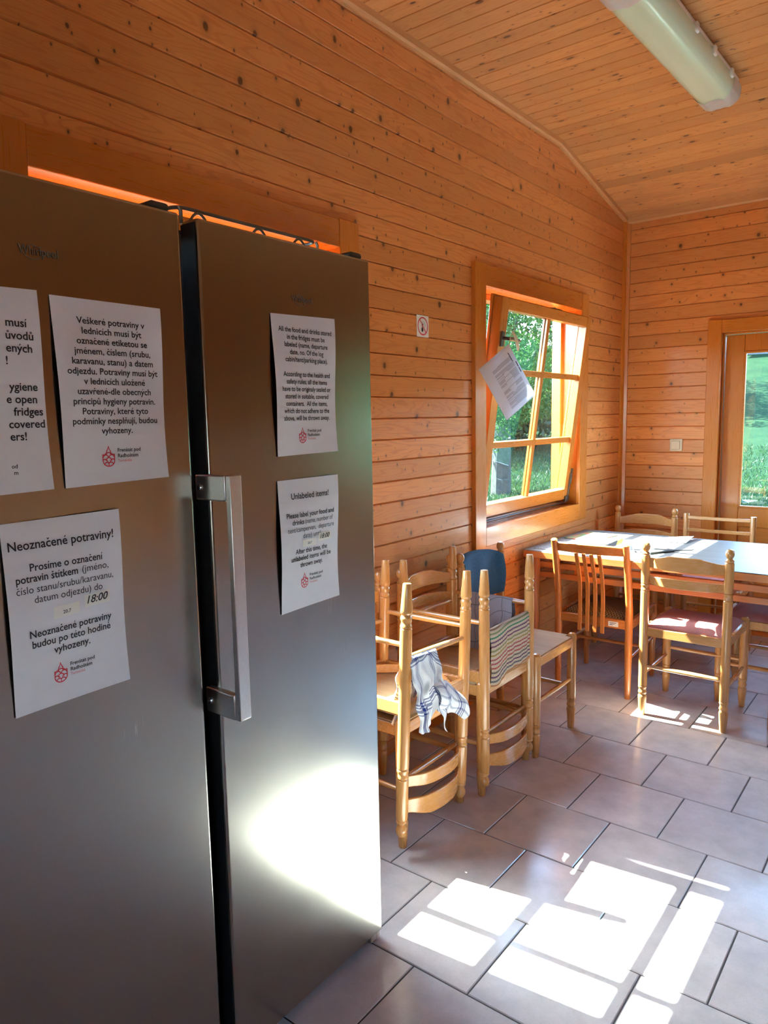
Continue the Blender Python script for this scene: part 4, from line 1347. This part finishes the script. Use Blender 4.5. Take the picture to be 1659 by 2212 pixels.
# no smoking / open flame sign
sg = thing('prohibition_sign', 'small white prohibition sign with red circle on the left wall', 'sign', (XW, 2.737, 1.885))
MB().box(.0005, .0022, -.0455, .0455, -.047, .047).build('plate', MAT['white'], sg)
m = MB()
NN = 40
for k in range(NN):
    a, b = 2 * PI * k / NN, 2 * PI * (k + 1) / NN
    m.add([(.0028, r_ * math.cos(t_), r_ * math.sin(t_)) for r_, t_ in ((.0400, a), (.0400, b), (.0345, b), (.0345, a))], [(0, 1, 2, 3)])
c_, s_ = math.cos(math.radians(-50)), math.sin(math.radians(-50))
for l in (.035,):
    m.add([(.0031, a * c_ - b * s_, a * s_ + b * c_) for a, b in ((-l, -.0026), (l, -.0026), (l, .0026), (-l, .0026))], [(0, 1, 2, 3)])
m.build('red_ring', MAT['redink'], sg, fixn=False)
m = MB()
m.add([(.0029, -.004 + .008 * math.cos(t_), -.015 + .010 * math.sin(t_)) for t_ in [2 * PI * k / 14 for k in range(14)]], [tuple(range(14))])
m.add([(.0029, y, z) for y, z in ((-.006, -.006), (-.001, -.006), (.004, .006), (.001, .016), (-.004, .008))], [(0, 1, 2, 3, 4)])
m.build('flame_symbol', MAT['ink'], sg, fixn=False)
m = MB()
m.tube([(.0030, -.012, .000), (.0030, -.004, .020), (.0030, .012, .018), (.0030, .018, .004), (.0030, .010, -.004)], .0009, 6)
m.build('smoke_symbol', MAT['greyink'], sg, fixn=False)

# light switch on the end wall
sw = thing('light_switch', 'cream light switch on the end wall left of the glazed door', 'switch', (-1.512, YE, 1.262))
MB().box(-.0425, .0425, -.010, -.0004, -.0425, .0425).build('plate', MAT['cream'], sw, bevel=.006, seg=3)
k = MB().box(-.030, .030, -.008, .004, -.030, .030).build('rocker', MAT['cream'], sw, bevel=.004, seg=3)
k.location = (-.002, -.0085, 0); k.rotation_euler = (math.radians(4), 0, 0)

# ------------------------------------------------------------------ ceiling light
lf_ = thing('batten_light', 'long unlit fluorescent light with frosted cover on the wooden ceiling', 'light', (-1.005, 3.315, 2.93), math.radians(-1.5))
L2 = .655
prof = [(-.088, .085), (-.090, .060), (-.084, .030), (-.066, .010), (-.040, .000), (-.020, .004), (0, .002), (.020, .004), (.040, .000), (.066, .010), (.084, .030), (.090, .060), (.088, .085)]
m = MB()
n = len(prof); stations = [(-L2, .80, .02), (-L2 + .012, .95, .006), (-L2 + .04, 1, 0)] + [(-L2 + .04 + (2 * L2 - .08) * k / 10, 1, 0) for k in range(1, 10)] + [(L2 - .04, 1, 0), (L2 - .012, .95, .006), (L2, .80, .02)]
vs = []
for y, s_, dz in stations:
    for a, b in prof: vs.append((a * s_, y, .085 - (.085 - b) * s_ ))
fs = []
for i in range(len(stations) - 1):
    for j in range(n - 1): fs.append((i * n + j, i * n + j + 1, (i + 1) * n + j + 1, (i + 1) * n + j))
fs.append(tuple(range(n))); fs.append(tuple((len(stations) - 1) * n + j for j in reversed(range(n))))
m.add(vs, fs)
m.build('diffuser', MAT['diffuser'], lf_, smooth=40)
for sy_ in (-1, 1):                                # scalloped clear end caps of the cover
    e = MB(); ne = 30
    vs = []; fs = []
    for i in range(ne + 1):
        t_ = i / ne
        k_ = t_ * (n - 1); k0 = min(int(k_), n - 2); f_ = k_ - k0
        a = prof[k0][0] * (1 - f_) + prof[k0 + 1][0] * f_; b = prof[k0][1] * (1 - f_) + prof[k0 + 1][1] * f_
        sc_ = .02 * abs(math.sin(t_ * PI * 3.0))
        a *= 1.02; b = .085 - (.085 - b) * 1.02
        vs += [(a, sy_ * (L2 - .115 - sc_), b), (a, sy_ * (L2 - .012), b), (a * .93, sy_ * (L2 + .003), .085 - (.085 - b) * .93)]
    for i in range(ne):
        for q_ in (0, 1): fs.append((3 * i + q_, 3 * i + q_ + 1, 3 * i + q_ + 4, 3 * i + q_ + 3))
    fs.append(tuple(3 * i + 2 for i in range(ne + 1)))
    e.add(vs, fs)
    e.build('end_cap', MAT['endcap'], lf_, smooth=40)
MB().box(-.080, .080, -L2 + .01, L2 - .01, .0865, .1185).build('housing', MAT['white'], lf_, bevel=.006)
for sx in (-.045, .045):
    MB().rod((sx, -L2 + .07, .060), (sx, L2 - .07, .060), .013).build('tube', MAT['white'], lf_)
for yy in (-.45, -.05, .20, .47):
    for sx in (-1, 1):
        MB().box(sx * .091 - .007, sx * .091 + .009 * (1 if sx > 0 else .8), yy - .016, yy + .016, .060, .098).build('clip', MAT['white'], lf_, bevel=.005)

# ------------------------------------------------------------------ outdoors
def zg(x, y):
    """ground height: flat by the house, then a rising bank"""
    d = np.sqrt((x + 0.5) ** 2 + (y - 1.5) ** 2)
    t = np.clip((d - 19.0) / 28.0, 0, 1)
    return -.30 + 6.0 * t * t * (3 - 2 * t) + .05 * np.sin(x * 1.3) * np.cos(y * 1.1)
NX, NY = 170, 170
gx = np.linspace(-60, 50, NX); gy = np.linspace(-35, 70, NY)
GX, GY = np.meshgrid(gx, gy, indexing='ij')
GZ = zg(GX, GY)
inside = (GX > XW - 1.0) & (GX < XR + 1.0) & (GY > YB - 1.0) & (GY < YE + 1.0)
GZ = np.where(inside, -.40, GZ)
verts = np.stack([GX, GY, GZ], -1).reshape(-1, 3)
fs = []
for i in range(NX - 1):
    for j in range(NY - 1):
        fs.append((i * NY + j, (i + 1) * NY + j, (i + 1) * NY + j + 1, i * NY + j + 1))
me = bpy.data.meshes.new('ground'); me.from_pydata(verts.tolist(), [], fs); me.materials.append(MAT['lawn'])
me.polygons.foreach_set('use_smooth', [True] * len(me.polygons))
gr = bpy.data.objects.new('ground', me); COL.objects.link(gr); struct(gr)

def leafcloud(name, centers, radii, count, size, mat, parent=None, seed=1, up=.3, thin=1.0):
    """many small leaf blades scattered in ellipsoids"""
    r = np.random.default_rng(seed)
    V = []; 
    per = [max(1, int(count * (rad[0] * rad[1] * rad[2]) ** .67 / sum((q[0] * q[1] * q[2]) ** .67 for q in radii))) for rad in radii]
    P = []
    for c, rad, nn in zip(centers, radii, per):
        d = r.normal(size=(nn, 3)); d /= np.linalg.norm(d, axis=1)[:, None]
        rr = r.uniform(.25, 1., nn) ** (1 / 2.2)
        P.append(np.array(c) + d * rr[:, None] * np.array(rad))
    P = np.concatenate(P); n = len(P)
    a = r.normal(size=(n, 3)); a /= np.linalg.norm(a, axis=1)[:, None]
    b = r.normal(size=(n, 3)); b[:, 2] *= up
    b -= (a * b).sum(1)[:, None] * a; b /= np.linalg.norm(b, axis=1)[:, None]
    s = size * r.uniform(.6, 1.3, n)[:, None]
    v = np.stack([P - a * s, P + b * s * .42, P + a * s, P - b * s * .42], 1).reshape(-1, 3)
    me = bpy.data.meshes.new(name)
    me.vertices.add(len(v)); me.vertices.foreach_set('co', v.ravel())
    me.loops.add(4 * n); me.loops.foreach_set('vertex_index', np.arange(4 * n, dtype=np.int32))
    me.polygons.add(n); me.polygons.foreach_set('loop_start', np.arange(0, 4 * n, 4, dtype=np.int32)); 
    me.materials.append(mat); me.update(calc_edges=True); me.validate()
    o = bpy.data.objects.new(name, me); COL.objects.link(o)
    if parent is not None: o.parent = parent
    return o

def tree(label, x, y, h, crown, count, size, mat, seed, trunk_r=.12, spread=1.0, name='tree', group='trees outside the windows'):
    z = float(zg(np.array(x), np.array(y)))
    t = thing(name, label, 'tree', (x, y, z), 0, group)
    rr = random.Random(seed)
    m = MB()
    top = h * .8
    pts = [(0, 0, -.15), (.03, .02, h * .25), (.06, -.03, h * .5), (.02, .04, top)]
    m.tube(pts, [trunk_r * 1.2, trunk_r, trunk_r * .7, trunk_r * .25], 10)
    cs, rs = [], []
    for k in range(crown):
        a = rr.uniform(0, 2 * PI); hh = rr.uniform(.32, .98) * h; q = rr.uniform(.1, .55) * spread * (1.1 - abs(hh / h - .55))
        c = (q * math.cos(a) * h * .5, q * math.sin(a) * h * .5, hh)
        m.tube([(.04, 0, hh * .55), (c[0] * .5, c[1] * .5, hh * .85), c], [trunk_r * .4, trunk_r * .22, .01], 6)
        cs.append(c); R_ = rr.uniform(.13, .22) * h; rs.append((R_, R_, R_ * .75))
    m.build('trunk', MAT['bark'], t)
    leafcloud('crown', cs, rs, count, size, mat, t, seed)
    return t

tree('multi stemmed tree with a split trunk on the lawn outside the left window', -8.25, 15.0, 7.0, 10, 12000, .065, MAT['leaf'], 4, .20)
tree('bright green leafy tree nearest to the left window', -6.4, 10.6, 4.6, 9, 15000, .042, MAT['leaf'], 8, .09, .8)
tree('dark broad tree on the bank behind the split trunk tree', -17.5, 27.5, 9.0, 11, 14000, .10, MAT['leaf2'], 15, .22)
tree('tall dark tree on the bank beside the broad one, seen through the left window', -14.0, 31.0, 9.5, 11, 14000, .10, MAT['leaf2'], 22, .22)
tree('tree on the bank left of the distant cabin', -11.5, 29.0, 7.5, 8, 8000, .10, MAT['leaf2'], 31, .2)
tree('very tall dense dark tree behind the others, seen through the top of the left window', -22.0, 38.0, 12.0, 14, 16000, .17, MAT['leaf2'], 52, .25)
tree('dense tree on the bank behind the bright green one, seen through the left window', -15.5, 22.5, 8.5, 12, 14000, .10, MAT['leaf2'], 58, .2)
def shrub(label, x, y, R_, h, n, size, mat, seed):
    z = float(zg(np.array(x), np.array(y)))
    t = thing('shrub', label, 'shrub', (x, y, z), 0, 'shrubs on the bank')
    rr = random.Random(seed)
    cs = [(rr.uniform(-.6, .6) * R_, rr.uniform(-.6, .6) * R_, rr.uniform(.25, .7) * h) for _ in range(6)]
    leafcloud('leaf_mass', cs, [(R_ * .6, R_ * .6, h * .4)] * 6, n, size, mat, t, seed)
    m = MB()
    for c in cs: m.tube([(0, 0, -.1), (c[0] * .5, c[1] * .5, c[2] * .6), c], [.04, .03, .01], 6)
    m.build('stem', MAT['bark'], t)
    return t
shrub('low green shrub at the foot of the bank, seen through the left window', -12.6, 23.6, 1.7, 1.7, 2600, .11, MAT['leaf2'], 41)
shrub('wide shrub higher up the bank, seen through the left window', -15.2, 33.0, 2.4, 2.2, 2600, .13, MAT['leaf'], 43)
shrub('shrub on the bank seen through the glazed door', -8.3, 31.5, 1.6, 1.3, 1800, .12, MAT['leaf2'], 47)

# cabin at the top of the bank, seen over the grass through the door pane
cz = float(zg(np.array(-7.2), np.array(39.5)))
cabn = thing('log_cabin', 'pale grey cabin on top of the bank behind the glazed door', 'cabin', (-7.2, 40.2, cz), .15)
m = MB()
for k in range(9): m.box(-3.0, 3.0, -1.6, 1.6, .05 + .26 * k, .05 + .26 * k + .245)
m.build('wall', plain('pale_grey_boards', (.42, .42, .45), .7), cabn, bevel=.02)
MB().box(-2.9, 2.9, -1.5, 1.5, -1.2, .05).build('base', plain('dark_base', (.05, .05, .06), .8), cabn)
MB().prism([(-2.1, 2.65), (0, 3.9), (2.1, 2.65), (2.1, 2.8), (0, 4.08), (-2.1, 2.8)], -3.3, 3.3, 'x').build('roof', plain('brown_roof', (.16, .07, .05), .8), cabn)
MB().box(.4, 1.3, -1.64, -1.58, .9, 1.9).build('window', MAT['darkgrey'], cabn)

# grass blades in front of the two glazed openings
def blades(n, seed):
    r = np.random.default_rng(seed)
    az = np.concatenate([r.uniform(.36, .56, int(n * .65)), r.uniform(.12, .26, n - int(n * .65))])
    d = 9.5 + (r.uniform(0, 1, n) ** 1.3) * 17.0
    x = -np.sin(az) * d; y = np.cos(az) * d
    z = zg(x, y)
    a = r.uniform(0, 2 * np.pi, n); h = r.uniform(.05, .14, n); wd = r.uniform(.010, .022, n)
    lean = r.normal(0, .06, (n, 2))
    P = np.stack([x, y, z - .01], 1)
    ux = np.stack([np.cos(a) * wd, np.sin(a) * wd, np.zeros(n)], 1)
    tip = P + np.stack([lean[:, 0], lean[:, 1], h], 1)
    v = np.stack([P - ux, P + ux, tip], 1).reshape(-1, 3)
    me = bpy.data.meshes.new('grass')
    me.vertices.add(3 * n); me.vertices.foreach_set('co', v.ravel())
    me.loops.add(3 * n); me.loops.foreach_set('vertex_index', np.arange(3 * n, dtype=np.int32))
    me.polygons.add(n); me.polygons.foreach_set('loop_start', np.arange(0, 3 * n, 3, dtype=np.int32))
    me.materials.append(MAT['grass']); me.update(calc_edges=True); me.validate()
    o = bpy.data.objects.new('grass', me); COL.objects.link(o)
    return tag(o, 'short sunlit grass on the lawn outside', 'grass', kind='stuff')
blades(42000, 77)
